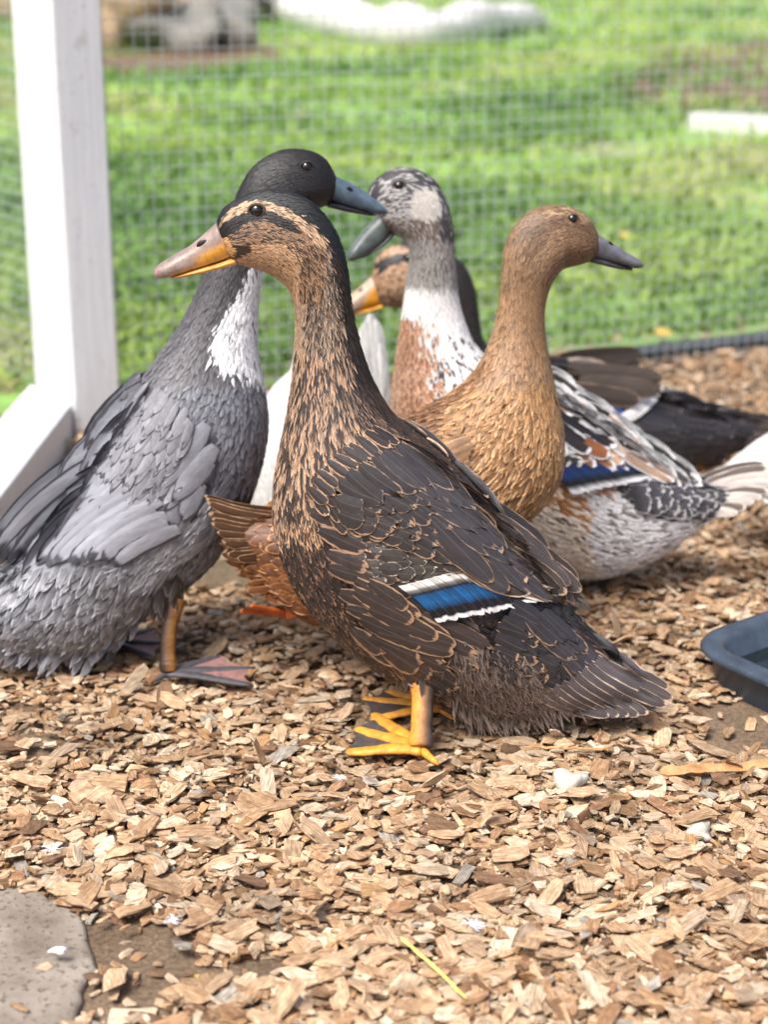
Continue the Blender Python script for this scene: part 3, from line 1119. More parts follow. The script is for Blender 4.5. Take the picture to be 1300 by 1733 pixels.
    def both(self, acc, name, parent=None):
        """the near-side mesh and its mirror image on the far side"""
        me = acc.mesh(name)
        o = link(name, me, M['feather'], parent or self.root)
        me2 = me.copy()
        co = np.empty(len(me2.vertices) * 3, np.float32)
        me2.vertices.foreach_get('co', co)
        co = co.reshape(-1, 3)
        co[:, 1] *= -.88
        me2.vertices.foreach_set('co', co.ravel())
        me2.flip_normals()
        o2 = link(name, me2, M['feather'], parent or self.root)
        return o, o2

    def quill_obj(self, name, parent, far_parent=None, **kw):
        X, Q, cc, ec, fv = self.quill(**kw)
        link(name, mesh_from(name, X, Q, None, {'cc': cc, 'ec': ec, 'fv': fv}), M['feather'], parent)
        if far_parent is not None:
            X2 = X.copy()
            X2[:, 1] *= -.88
            link(name, mesh_from(name, X2, Q[:, ::-1], None, {'cc': cc, 'ec': ec, 'fv': fv}), M['feather'], far_parent)

    def bill(self, upper, lower, ufn, lfn, nostril, ncol=(40, 32, 32)):
        """upper/lower: ring lists (dorsal px, ventral px, half width px, y off px)"""
        out = []
        for nm, rings, fn in (('bill', upper, ufn), ('lower_bill', lower, lfn)):
            R = np.array([tuple(r_) + (0,) * (6 - len(r_)) for r_ in rings], float)
            I = catmull(R, np.linspace(0, len(R) - 1, 36))
            D, Vn = self.loc(I[:, 0], I[:, 1]), self.loc(I[:, 2], I[:, 3])
            th = np.arange(28) / 28 * 2 * np.pi
            c_, s_ = np.cos(th), np.sin(th)
            cs = np.sign(c_) * np.abs(c_) ** 0.9
            ss = np.sign(s_) * np.abs(s_) ** np.where(c_ < 0, .55, 1.0)
            P = ((D + Vn) / 2)[:, None] + ((D - Vn) / 2)[:, None] * cs[None, :, None]
            P[..., 1] += -(np.maximum(I[:, 4], .5) * self.sc)[:, None] * ss[None] + (I[:, 5] * self.sc)[:, None]
            px = ((I[:, 0] + I[:, 2]) / 2)[:, None] + ((I[:, 0] - I[:, 2]) / 2)[:, None] * cs
            py = ((I[:, 1] + I[:, 3]) / 2)[:, None] + ((I[:, 1] - I[:, 3]) / 2)[:, None] * cs
            V = np.concatenate([P.reshape(-1, 3), P[0].mean(0)[None], P[-1].mean(0)[None]])
            Q = [(a * 28 + k, a * 28 + (k + 1) % 28, (a + 1) * 28 + (k + 1) % 28, (a + 1) * 28 + k) for a in range(35) for k in range(28)]
            T = [(36 * 28, (k + 1) % 28, k) for k in range(28)] + [(36 * 28 + 1, 35 * 28 + k, 35 * 28 + (k + 1) % 28) for k in range(28)]
            col = fn(px.ravel(), py.ravel(), np.tile(cs, 36))
            col = np.concatenate([col, np.ones((len(col), 1))], 1)
            col = np.concatenate([col, col[:1], col[-1:]])
            o = link(nm, mesh_from(nm, V, Q, T, {'cc': col}), M['bill'], self.root)
            out.append(o)
            if nm == 'bill' and nostril is not None:
                bv = BVHTree.FromPolygons([tuple(v) for v in V], [tuple(q) for q in Q])
                l_ = self.loc(np.array(nostril[0]), np.array(nostril[1]))
                for sgn in (-1, 1):
                    hit = bv.ray_cast(Vector((l_[0], sgn * 0.3, l_[2])), Vector((0, -sgn, 0)))
                    if hit[0] is None: continue
                    ax = self.loc(np.array(nostril[0] + nostril[2]), np.array(nostril[1] + nostril[3])) - l_
                    pts = [np.array(hit[0]) + ax * k for k in np.linspace(-1, 1, 7)]
                    rr = np.array([.15, .7, .95, 1, .9, .6, .15]) * nostril[4] * self.sc
                    V2, Q2, T2, _ = tube(pts, rr, 8, 0.35, up=(0, 1, 0))
                    link('nostril', mesh_from('nostril', V2, Q2, T2, {'cc': np.tile(rgba(ncol), (len(V2), 1))}), M['bill'], o)

    def eye(self, px, py, r, lid=(70, 58, 50)):
        l_ = self.ray_hit(px, py)[0]
        if l_ is None: l_ = self.loc(np.array(float(px)), np.array(float(py)))
        y = l_[1]
        R_ = r * self.sc
        mid = self.yo_at(px, py)
        for sgn in (-1, 1):
            yy = y if sgn < 0 else 2 * mid - y
            c = np.array([l_[0], yy - sgn * R_ * 0.42, l_[2]])
            V, Q, T, _ = tube([c + np.array([0, 0, 1]) * R_ * math.cos(a_) * -1 for a_ in np.linspace(0.02, math.pi - .02, 13)],
                              [R_ * math.sin(a_) for a_ in np.linspace(0.02, math.pi - .02, 13)], 18)
            e_ = link('eye', mesh_from('eye', V, Q, T), M['eye'], self.root)
            acc = Acc()
            th = np.linspace(0, 2 * np.pi, 24, endpoint=False)
            ring = np.stack([c[0] + R_ * 1.02 * np.cos(th) * 1.12, np.full(24, c[1] + sgn * R_ * 0.42), c[2] + R_ * 1.02 * np.sin(th) * .95], 1)
            ring = np.vstack([ring, ring[:2]])
            V, Q, T, _ = tube(ring, np.full(26, R_ * 0.2), 8, up=(0, 1, 0))
            link('eyelid', mesh_from('eyelid', V, Q, None, {'cc': np.tile(rgba(lid), (len(V), 1))}), M['skin'], e_)

    def yo_at(self, px, py):
        k = np.argmin((self.PX - px) ** 2 + (self.PY - py) ** 2)
        i = k // self.NT
        return float(self.P[i, :, 1].mean())

    def leg(self, hip, knee_h, ankle_px, toes, hind, cols, r=11, zf=0.0135, ground_ankle=True):
        """hip: local xyz; ankle_px: photo point on the ground; toes: photo points on the ground"""
        ank = self.gloc(np.array(float(ankle_px[0])), np.array(float(ankle_px[1])), zf)
        ank[2] += r * self.sc * 0.75
        hip = np.asarray(hip, float)
        n = 64
        tq = np.linspace(0, 1, n)
        pts = hip + (ank - hip) * tq[:, None]
        bow = (hip[2] - ank[2]) * knee_h
        pts[:, 0] += bow * np.sin(np.pi * tq)
        rad = np.interp(tq, [0, .12, .3, .75, .92, 1], [1.5, 1.25, .95, .9, 1.12, 1.0]) * r * self.sc * (1 + .012 * np.sin(tq * 120 + 2 * np.sin(tq * 17)) + rng.normal(0, .008, n))
        V, Q, T, t = tube(pts, rad, 12, 1.0, up=(0, 1, 0))
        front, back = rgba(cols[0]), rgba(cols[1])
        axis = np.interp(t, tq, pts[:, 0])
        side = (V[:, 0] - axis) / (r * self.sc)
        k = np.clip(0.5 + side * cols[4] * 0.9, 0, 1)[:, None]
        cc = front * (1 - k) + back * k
        lg = link('leg', mesh_from('leg', V, Q, T, {'cc': cc}), M['skin'], self.root)
        # foot: toes and web
        acc = Acc()
        tips = []
        base = ank.copy()
        base[2] = zf + r * self.sc * .55
        joints = []
        for k_, tp in enumerate(toes):
            tip = self.gloc(np.array(float(tp[0])), np.array(float(tp[1])), zf)
            tip[2] = zf + 0.0015
            m1 = base + (tip - base) * .36 + np.array([0, 0, r * self.sc * .15])
            m2 = base + (tip - base) * .7
            P_ = catmull(np.array([base, m1, m2, tip]), np.linspace(0, 3, 16))
            ra = np.interp(np.linspace(0, 1, 16), [0, .2, .36, .5, .7, .9, 1], [.95, .74, .78, .64, .66, .46, .16]) * r * self.sc
            ra = ra * (1 + .05 * np.sin(np.arange(16) * 2.1))
            V, Q, T, t = tube(P_, ra, 10, .5)
            cc = np.where((t > .9)[:, None], rgba((60, 52, 44)), rgba(cols[2]))
            acc.add(V, Q, T, cc=cc)
            joints.append(P_)
        if hind is not None:
            tip = self.gloc(np.array(float(hind[0])), np.array(float(hind[1])), zf + .003)
            P_ = np.array([base + (tip - base) * q for q in np.linspace(0, 1, 6)])
            V, Q, T, t = tube(P_, np.array([.45, .4, .34, .3, .24, .1]) * r * self.sc, 8)
            acc.add(V, Q, T, cc=np.tile(rgba(cols[2]), (len(V), 1)))
        ft = link('foot', acc.mesh('foot'), M['skin'], lg)
        acc = Acc()
        for A_, B_ in zip(joints[:-1], joints[1:]):
            nu, nv = 9, 14
            G = np.zeros((nv, nu, 3))
            for a in range(nv):
                for b_ in range(nu):
                    w = b_ / (nu - 1)
                    ext = 1 - 0.13 * math.sin(math.pi * w)
                    q = a / (nv - 1) * ext * 14.6
                    i0 = min(int(q), 14)
                    pa = A_[i0] + (A_[i0 + 1] - A_[i0]) * (q - i0)
                    pb = B_[i0] + (B_[i0 + 1] - B_[i0]) * (q - i0)
                    G[a, b_] = pa * (1 - w) + pb * w
                    G[a, b_, 2] += 0.0008 - 0.0006 * math.sin(math.pi * w) + 0.0003 * math.sin(w * 19 + a)
            idx = np.arange((nv - 1) * (nu - 1))
            a0 = (idx // (nu - 1)) * nu + idx % (nu - 1)
            acc.add(G.reshape(-1, 3), np.stack([a0, a0 + 1, a0 + nu + 1, a0 + nu], 1), cc=np.tile(rgba(cols[3]), (nv * nu, 1)))
        link('web', acc.mesh('web'), M['skin'], lg)
        return lg


def cvec(n, c):
    return np.tile(lin(c), (n, 1))


def setc(A, mask, c):
    A[mask] = lin(c)


def jitc(A, rnd, amt=.25):
    return A * (1 - amt / 2 + amt * rnd)[:, None]


# ------------------------------------------------------------------ duck A: mottled hen with the blue wing patch
A_RINGS = [
    (367, 374, 392, 438, 22), (380, 350, 408, 448, 34), (420, 327, 442, 458, 41), (470, 320, 470, 473, 45), (525, 339, 489, 492, 45),
    (565, 385, 497, 515, 44), (585, 440, 500, 547, 43), (595, 510, 498, 585, 44), (608, 572, 495, 625, 50), (630, 638, 487, 682, 64),
    (668, 703, 474, 748, 86), (722, 748, 461, 825, 104), (783, 803, 464, 902, 112), (838, 864, 492, 985, 115), (890, 930, 547, 1058, 112),
    (934, 986, 622, 1122, 104), (966, 1028, 702, 1168, 94), (1000, 1070, 782, 1206, 78), (1036, 1108, 868, 1222, 62), (1070, 1132, 950, 1206, 46),
    (1090, 1154, 1015, 1198, 28), (1104, 1168, 1065, 1192, 12)]
A = Duck('duck', 'dark brown mottled duck with buff eyebrow, blue wing patch and orange webbed feet', (760, 1245), 0, A_RINGS)

CROWN = [(362, 380), (372, 345), (430, 300), (560, 310), (640, 470), (640, 640), (612, 640), (600, 560), (588, 490), (574, 440), (556, 408), (525, 376), (480, 353), (440, 340), (405, 345), (384, 358), (368, 384)]
STRIPE = [(371, 384), (390, 370), (415, 360), (436, 350), (456, 358), (480, 372), (505, 386), (500, 392), (470, 384), (444, 372), (420, 376), (398, 388), (380, 402), (371, 406)]


def a_col(px, py, r, nn):
    n = len(px)
    C, E, R = cvec(n, (50, 45, 45)), cvec(n, (158, 128, 102)), np.full(n, .42)
    head = (py < 505) & (px < 545) & (py < 560 - .22 * (px - 380))
    neck = (py < 640) & ~head
    # neck: brown-grey with pale tips, darker behind
    xb = np.interp(py, [380, 440, 510, 575, 640], [565, 585, 596, 608, 630])
    xf = np.interp(py, [440, 500, 580, 640], [470, 494, 498, 490])
    f = np.clip((xb - px) / (xb - xf + 1e-6), 0, 1)
    setc(C, neck, (76, 65, 58))
    setc(E, neck, (164, 140, 118))
    R[neck] = .42
    fr = neck & (f > .80)
    setc(C, fr, (156, 126, 100)); setc(E, fr, (194, 160, 130))
    bk = neck & (f < .22 + .08 * (r - .5))
    setc(C, bk, (30, 25, 24)); setc(E, bk, (104, 84, 68)); R[bk] = .16
    dn = neck & (((r * 9.7) % 1) < .28) & (f <= .86)
    setc(C, dn, (46, 39, 36)); setc(E, dn, (92, 78, 68))
    pl = neck & (((r * 17.3) % 1) < .34) & ~bk
    setc(C, pl, (150, 128, 108)); setc(E, pl, (188, 164, 140))
    md = neck & (py > 590)
    setc(C, md & ~bk, (58, 45, 40)); setc(E, md & ~bk, (174, 140, 110)); R[md & ~bk] = .66
    # head
    setc(C, head, (126, 98, 76)); setc(E, head, (186, 148, 112)); R[head] = .5
    ch = head & (r < .32) & (py > 372)
    setc(C, ch, (50, 42, 37)); setc(E, ch, (84, 70, 58)); R[ch] = .25
    thr = head & ((py - 400) > -(px - 400) * .12 + 18) & (px < 505)
    setc(C, thr, (188, 150, 114)); setc(E, thr, (202, 164, 128))
    d2 = head & (r < .1) & thr
    setc(C, d2, (112, 86, 66)); setc(E, d2, (140, 110, 86))
    sup = head & (seg_dist(px, py, [(384, 372), (410, 350), (450, 342), (500, 362), (540, 395)]) < 15)
    setc(C, sup, (186, 154, 122)); setc(E, sup, (204, 172, 138)); R[sup] = .4
    ds = sup & (((r * 11.3) % 1) < .17)
    setc(C, ds, (74, 60, 50)); setc(E, ds, (110, 90, 74))
    bl = head & (seg_dist(px, py, [(382, 434), (400, 424), (414, 420)]) < 8) & (px < 418)
    setc(C, bl, (62, 48, 40)); setc(E, bl, (90, 70, 56))
    lo = head & (seg_dist(px, py, [(376, 412), (384, 425)]) < 9)
    setc(C, lo, (206, 158, 108)); setc(E, lo, (214, 168, 118))
    pk = head & (seg_dist(px, py, [(470, 398), (505, 425), (520, 450)]) < 10) & (r < .6)
    setc(C, pk, (62, 50, 42))
    st = inpoly(px, py, STRIPE)
    setc(C, st, (24, 20, 20)); setc(E, st, (34, 28, 26))
    cr = inpoly(px, py, CROWN) & (py < 470)
    setc(C, cr, (26, 29, 31)); setc(E, cr, (44, 48, 50)); R[cr] = .1
    # breast
    br = (py >= 640) & (px < 620 + .0 * py) & (py < 900)
    setc(C, br, (58, 48, 45)); setc(E, br, (190, 154, 122)); R[br] = .62
    rb = br & (px > np.interp(py, [640, 700, 760], [570, 600, 640]))
    setc(E, rb, (160, 130, 104)); R[rb] = .36
    bb = (br & ~rb & (py < 860)) | (md & ~bk)
    bs = bb & (((r * 23.1) % 1) < .52)
    setc(C, bs, (166, 134, 108)); setc(E, bs, (186, 154, 126)); R[bs] = .4
    bd = bb & ~bs
    setc(C, bd, (56, 47, 44)); setc(E, bd, (98, 80, 68)); R[bd] = .25
    bk2 = (py >= 640) & (px > np.interp(py, [640, 700, 745, 800], [590, 640, 690, 720]))
    setc(C, bk2, (40, 35, 35)); setc(E, bk2, (128, 100, 78)); R[bk2] = .2
    fl = (py >= 900) & (px < 760)
    setc(C, fl, (48, 40, 39)); setc(E, fl, (140, 106, 82)); R[fl] = .28
    # vent and rump
    ve = (px > 745 - .2 * (py - 1100)) & (py > 1040) & (py > 1020 + .25 * (px - 745))
    setc(C, ve, (88, 77, 72)); setc(E, ve, (132, 116, 104)); R[ve] = .25
    ve2 = ve & (py > 1195)
    setc(C, ve2, (84, 66, 54)); setc(E, ve2, (150, 122, 98))
    ru = (px > 830) & ~ve & (py > 990)
    setc(C, ru, (34, 32, 35)); setc(E, ru, (120, 92, 68)); R[ru] = np.where(r[ru] < .4, .16, .0)
    dk = inpoly(px, py, [(735, 1050), (930, 1010), (905, 1080), (850, 1130), (770, 1080)])
    setc(C, dk, (40, 35, 35)); R[dk] = 0
    R = R * (.55 + .9 * ((r * 7.31) % 1))
    return jitc(C, (r * 13.7) % 1, .8), jitc(E, (r * 5.3) % 1, .6), R


A.body(a_col)
acc = Acc()
A.field(acc, [(0, 9, 3.0, .11, .14, 'hair'), (4, 12, 3.2, .14, .16, 'hair'), (6, 17, 3.6, .20, .20, 'hair'), (8, 22, 3.6, .15, .14, 'hair'),
              (9.6, 26, 4.4, .10, .13, 'small'), (11.4, 30, 7, .09, .14, 'point'), (12.7, 36, 12, .08, .14, 'big'), (15, 40, 16, .08, .14, 'big'), (16.2, 38, 4.2, .16, .3, 'hair'), (21, 30, 4, .12, .25, 'hair')], a_col,
        skip=lambda px, py, nn: ((px - 434) ** 2 + (py - 357) ** 2 < 13 ** 2) & (np.abs(nn[:, 1]) > .3))
# loose fluffy strands on the nape and under the tail
link('plumage', acc.mesh('plumage'), M['feather'], A.root, 'stuff')


def dcol(C, E, rim, jc=.3):
    def f(base, tip):
        k = 1 - jc / 2 + jc * rng.uniform()
        return lin(C) * k, lin(E) * (1 - jc / 2 + jc * rng.uniform()), rim
    return f


# vent fluff
acc = Acc()
for (f0, b0, rows, n, C, E) in [([(765, 1080), (880, 1100)], [(800, 1230), (950, 1205)], 6, 14, (88, 77, 72), (134, 118, 106)),
                                ([(752, 1120), (940, 1165)], [(790, 1246), (985, 1206)], 6, 16, (76, 63, 56), (132, 110, 94)),
                                ([(752, 1175), (840, 1195)], [(788, 1246), (890, 1238)], 3, 12, (110, 94, 84), (166, 144, 124))]:
    A.patch(acc, f0, b0, rows * 2, n * 2, 4.4, 2.8, .003, .0003, dcol(C, E, .25, .8), 'hair', 9, lift=.005, shaft=0)
# flank feathers lying over the lower wing edge
A.patch(acc, [(520, 830), (560, 960), (600, 1080)], [(645, 900), (735, 1000), (712, 1150)], 5, 8, 30, 2.2, .004, .0012, dcol((56, 49, 48), (156, 124, 100), .28), 'big', 5)
A.patch(acc, [(600, 985), (620, 1070), (660, 1110)], [(775, 1075), (765, 1105), (720, 1165)], 3, 5, 34, 2.0, .008, .0012, dcol((54, 46, 45), (154, 124, 98), .22), 'big', 5)
for b_, t_, w in [((600, 1000), (700, 1052), 34), ((625, 1030), (742, 1080), 34), ((660, 1058), (772, 1092), 30), ((640, 1070), (768, 1106), 30), ((625, 985), (690, 1030), 30)]:
    X, Q, cc, ec, fv = A.quill(b_, t_, w, .0125, lin((56, 48, 46)), lin((160, 128, 98)), .24, 'big', lift=.002)
    acc.add(X, Q, cc=cc, ec=ec, fv=fv)
A.both(acc, 'flank')

# wing: coverts and scapulars as one mesh each side
acc = Acc()
A.patch(acc, [(576, 868), (592, 985)], [(705, 900), (752, 985)], 8, 7, 19, 2.0, .0055, .0005, dcol((78, 74, 72), (188, 176, 156), .16), 'big', 1.5)
A.patch(acc, [(640, 938), (640, 968)], [(775, 955), (775, 985)], 7, 2, 26, 2.1, .0068, .0005, dcol((64, 60, 58), (188, 174, 152), .14), 'big', 1.2)
# scapulars
A.patch(acc, [(680, 752), (610, 785), (566, 832), (575, 880)], [(935, 975), (865, 968), (795, 955), (700, 920)], 8, 8, 38, 2.25, .009, .0010, dcol((54, 50, 51), (150, 122, 98), .15), 'big', 6, bend=.04)
A.patch(acc, [(632, 722), (560, 772), (520, 830)], [(742, 782), (650, 822), (590, 900)], 5, 10, 18, 2.0, .0105, .0008, dcol((50, 44, 44), (172, 138, 108), .26), 'big', 4)
A.patch(acc, [(690, 752), (640, 770)], [(945, 975), (885, 980)], 7, 4, 30, 2.3, .0125, .0008, dcol((62, 59, 62), (138, 118, 102), .12), 'point', 5)
wA, wA2 = A.both(acc, 'wing')
# speculum
for k in range(13):
    q = k / 12
    b_ = polyat([(684, 990), (760, 970), (862, 985)], q)
    t_ = polyat([(752, 1052), (840, 1036), (936, 1012)], q)
    A.quill_obj('speculum_feather', wA, wA2, base=b_, tip=t_, wpx=24, shear=(1, -.19), h=.0062 + .0005 * (12 - k), C=None, E=lin((24, 28, 38)), rim=0.09, rag=.02, shape='square', shaft=.85, bend=-.05, cup=.0,
                bands=[(0, (226, 222, 214)), (.17, (228, 226, 220)), (.21, (20, 20, 24)), (.33, (12, 14, 20)), (.36, (8, 74, 124)), (.56, (12, 90, 144)), (.70, (6, 56, 104)), (.74, (10, 14, 24)), (.88, (12, 14, 20)), (.92, (226, 226, 226)), (1, (232, 232, 232))])
# tertials and primaries
for b_, t_, w, C, E, rm, hh, bd in [((800, 900), (985, 1000), 40, (70, 64, 64), (150, 128, 108), .1, .0135, -.03), ((770, 900), (960, 1004), 44, (66, 59, 57), (176, 150, 124), .1, .0125, -.03),
                                    ((730, 900), (862, 1000), 42, (58, 54, 55), (140, 112, 88), .1, .0148, .0), ((838, 890), (966, 990), 30, (72, 67, 70), (110, 98, 92), .1, .0145, .0),
                                    ((840, 975), (955, 1010), 30, (120, 100, 86), (214, 196, 178), .3, .0105, .05), ((790, 962), (900, 1002), 30, (60, 50, 46), (200, 176, 150), .25, .011, .06),
                                    ((805, 860), (900, 972), 34, (68, 64, 67), (108, 96, 90), .1, .015, 0), ((700, 850), (835, 985), 40, (56, 52, 54), (134, 106, 82), .12, .0155, 0)]:
    A.quill_obj('flight_feather', wA, wA2, base=b_, tip=t_, wpx=w, h=hh, C=lin(C), E=lin(E), rim=rm, shape='flight', bend=bd)
# tail: coverts with buff marks, then the long quills
acc = Acc()
A.patch(acc, [(870, 1020), (842, 1062), (830, 1118)], [(1030, 1112), (990, 1148), (950, 1162)], 7, 7, 30, 2.2, .004, .0009, lambda b_, t_: (lin((44, 43, 47)) * rng.uniform(.8, 1.2), lin((164, 132, 104)), .24 if rng.uniform() < .55 and b_[0] < 985 else 0), 'big', 5)
A.patch(acc, [(925, 1030), (885, 1052)], [(1040, 1138), (1000, 1150)], 5, 4, 26, 2.3, .0075, .0007, lambda b_, t_: (lin((54, 52, 57)) * rng.uniform(.8, 1.2), lin((150, 124, 102)), .2 if rng.uniform() < .6 else 0), 'big', 4)
tA, tA2 = A.both(acc, 'tail')
for k in range(9):
    q = k / 8
    b_ = polyat([(1010, 1116), (965, 1152), (912, 1176)], q)
    t_ = polyat([(1140, 1182), (1130, 1194), (1090, 1211), (1015, 1212)], q)
    A.quill_obj('tail_feather', tA, tA2, base=b_, tip=t_, wpx=25 - 4 * q, h=.0145 - .0007 * k, C=lin((84, 78, 79)) * (1.1 - .25 * (k % 2)), E=lin((206, 184, 164)), rim=.13, shape='flight', lift=.0004, bend=.03, cup=.0)

# bill, eyes, legs
def a_up(px, py, c):
    C = cvec(len(px), (158, 138, 128))
    ye = np.clip((px - 322) / 26, 0, 1) * np.clip((py - (396 + (392 - px) * .5)) / 14, 0, 1)
    C = C * (1 - ye[:, None]) + lin((228, 160, 44)) * ye[:, None]
    ed = np.clip((-.5 - c) / .2, 0, 1) * np.clip((px - 278) / 30, 0, 1)
    C = C * (1 - ed[:, None]) + lin((208, 158, 92)) * ed[:, None]
    cul = np.clip((c - .55) / .3, 0, 1) * .35
    C = C * (1 - cul[:, None]) + lin((120, 100, 98)) * cul[:, None]
    nail = (px < 272)[:, None]
    return np.where(nail, lin((150, 122, 116)), C)


def a_lo(px, py, c):
    return cvec(len(px), (216, 156, 74))


A.bill([(365, 377, 394, 432, 21), (348, 393, 369, 442, 21), (331, 408, 346, 449, 21), (314, 420, 325, 456, 22), (296, 430, 305, 462, 25), (280, 440, 287, 467, 27), (268, 448, 272, 469, 24), (261, 456, 262, 468, 14)],
       [(398, 432, 402, 445, 20), (372, 442, 374, 453, 19), (347, 449, 348, 460, 18), (322, 456, 323, 465, 19), (300, 462, 301, 469, 17), (286, 466, 287, 470, 6)],
       a_up, a_lo, (343, 409, 9, -5, 5.5))
A.eye(434, 357, 11.5, (96, 78, 62))


def hipx(d, px, py, yoff):
    p = d.loc(np.array(float(px)), np.array(float(py)))
    p[1] = yoff
    return p


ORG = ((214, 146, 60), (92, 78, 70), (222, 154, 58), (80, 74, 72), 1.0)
A.leg(hipx(A, 716, 1120, -.026), 0.0, (712, 1278), [(578, 1276), (596, 1234), (628, 1208)], (742, 1294), ORG, 20)
A.leg(hipx(A, 738, 1110, .022), 0.0, (742, 1205), [(618, 1222), (606, 1184), (648, 1170)], (770, 1218), ORG, 16)

def thigh(d, x0, x1, y0, y1, n, l0, l1, C, E, yc, drift):
    acc = Acc()
    for k in range(n):
        bx, by = rng.uniform(x0, x1), rng.uniform(y0, y1)
        y_ = yc + rng.normal(0, 9)
        X, Q, cc, ec, fv = d.quill((bx, by), (bx + rng.normal(drift, 5), by + rng.uniform(l0, l1)), 10, 0, lin(C) * rng.uniform(.7, 1.3), lin(E), .2, 'point', shaft=0, ybase=y_, ytip=y_ + rng.normal(4, 6), rag=.06)
        acc.add(X, Q, cc=cc, ec=ec, fv=fv)
    link('thigh', acc.mesh('thigh'), M['feather'], d.root, 'stuff')


thigh(A, 682, 752, 1098, 1142, 110, 30, 48, (52, 43, 40), (120, 94, 74), -72, 2)

# ------------------------------------------------------------------ duck B: grey duck with white bib
B_RINGS = [
    (567, 296, 556, 346, 22), (548, 266, 537, 353, 36), (515, 252, 512, 364, 43), (470, 255, 487, 380, 46), (430, 280, 467, 402, 46),
    (405, 320, 453, 427, 44), (385, 375, 445, 452, 43), (365, 425, 441, 487, 44), (338, 482, 437, 532, 49), (302, 553, 437, 592, 60),
    (253, 625, 447, 652, 80), (202, 698, 454, 718, 98), (150, 774, 437, 803, 110), (102, 850, 398, 895, 114), (56, 915, 338, 968, 110),
    (12, 962, 264, 1022, 100), (-34, 994, 188, 1088, 90), (-75, 1013, 105, 1108, 70), (-110, 1030, 20, 1098, 50), (-140, 1045, -60, 1076, 22)]
B = Duck('duck', 'slate grey duck with black head, dark blue bill and white bib', (258, 1125), 13, B_RINGS)
BIB = [(446, 440), (436, 452), (424, 474), (404, 508), (384, 540), (370, 566), (376, 592), (366, 604), (392, 626), (420, 634), (470, 644), (470, 440)]


def b_col(px, py, r, nn):
    n = len(px)
    C, E, R = cvec(n, (122, 124, 131)), cvec(n, (90, 91, 97)), np.full(n, .22)
    hd = (py < 400)
    setc(C, hd, (34, 32, 33)); setc(E, hd, (40, 38, 40)); R[hd] = .1
    nk = (py >= 400) & (py < 640)
    f = np.clip((py - 400) / 230, 0, 1)[:, None]
    C = np.where(nk[:, None], lin((56, 53, 54)) * (1 - f) + lin((104, 103, 107)) * f, C)
    E = np.where(nk[:, None], lin((74, 70, 70)) * (1 - f) + lin((124, 123, 127)) * f, E)
    bib = inpoly(px + 9 + 12 * (r - .5), py + 20 * (r - .5), BIB)
    setc(C, bib, (236, 237, 240)); setc(E, bib, (244, 245, 247))
    fk = bib & (r < .06)
    setc(C, fk, (120, 120, 124))
    lw = (py > 940) & ~hd
    setc(C, lw, (116, 117, 122)); setc(E, lw, (150, 152, 157)); R[lw] = .3
    br = lw & (py > 965) & (px > np.interp(py, [960, 1060], [350, 225])) | ((px > 395) & (py > 820))
    setc(C, br, (74, 62, 58)); setc(E, br, (110, 96, 90))
    un = lw & (py > 1085)
    setc(C, un, (92, 86, 86)); setc(E, un, (128, 120, 118))
    R = R * (.5 + 1.0 * ((r * 7.31) % 1))
    return jitc(C, (r * 13.7) % 1, .5), jitc(E, (r * 5.3) % 1, .45), R


B.body(b_col)
acc = Acc()
B.field(acc, [(0, 10, 3.4, .08, .12, 'hair'), (5, 13, 3.6, .12, .18, 'hair'), (8, 20, 4.5, .14, .2, 'hair'), (9.6, 26, 7, .12, .24, 'small'), (11.5, 34, 11, .11, .24, 'point'), (14, 36, 8, .10, .26, 'point'), (19, 30, 7, .08, .25, 'point')], b_col,
        skip=lambda px, py, nn: ((px - 519) ** 2 + (py - 283) ** 2 < 12 ** 2) & (np.abs(nn[:, 1]) > .3))
link('plumage', acc.mesh('plumage'), M['feather'], B.root, 'stuff')
acc = Acc()
B.patch(acc, [(330, 860), (270, 930)], [(245, 1020), (120, 1010)], 8, 16, 8, 3.2, .004, .0007, dcol((132, 134, 140), (166, 168, 173), .25, .5), 'point', 8, shaft=0, rag=.08)
B.patch(acc, [(235, 945), (-20, 958)], [(150, 1118), (-130, 1070)], 9, 18, 14, 2.5, .003, .0005, dcol((118, 119, 124), (154, 156, 161), .3, .4), 'point', 7, rag=.10, lift=.005, shaft=0)
B.patch(acc, [(70, 1035), (250, 1005)], [(-20, 1108), (196, 1108)], 7, 16, 13, 2.3, .005, .0005, dcol((122, 122, 126), (156, 156, 159), .3, .4), 'point', 7, rag=.10, lift=.006, shaft=0)
B.patch(acc, [(395, 800), (360, 905)], [(300, 945), (245, 985)], 6, 14, 10, 3, .006, .0006, dcol((130, 131, 137), (164, 166, 171), .22, .5), 'point', 8, shaft=0, rag=.08)
B.both(acc, 'flank')
GRY = dcol((136, 138, 146), (70, 70, 77), .28, .4)
acc = Acc()
B.patch(acc, [(245, 655), (350, 720), (360, 800)], [(60, 880), (150, 930), (250, 940)], 6, 7, 42, 2.7, .007, .0010, GRY, 'point', 8, rag=.06)
B.patch(acc, [(240, 640), (300, 680), (330, 720)], [(150, 780), (210, 800), (270, 830)], 7, 10, 17, 2.4, .0125, .0006, dcol((126, 127, 133), (80, 80, 86), .14, .4), 'point', 7, rag=.08)
wB, wB2 = B.both(acc, 'wing')
for k in range(12):
    q = k / 11
    b_ = polyat([(190, 765), (230, 815), (300, 895)], q) + rng.normal(0, 5, 2)
    t_ = polyat([(-14, 936), (4, 946), (60, 954), (190, 950)], q) + rng.normal(0, 3, 2)
    B.quill_obj('flight_feather', wB, wB2, base=b_, tip=t_, wpx=30 + 6 * rng.uniform(), h=.0100 + .0006 * k, C=lin((138, 140, 148)) * rng.uniform(.85, 1.15), E=lin((52, 52, 58)), rim=.36, shape='flight', bend=.06, rag=.02)
acc = Acc()
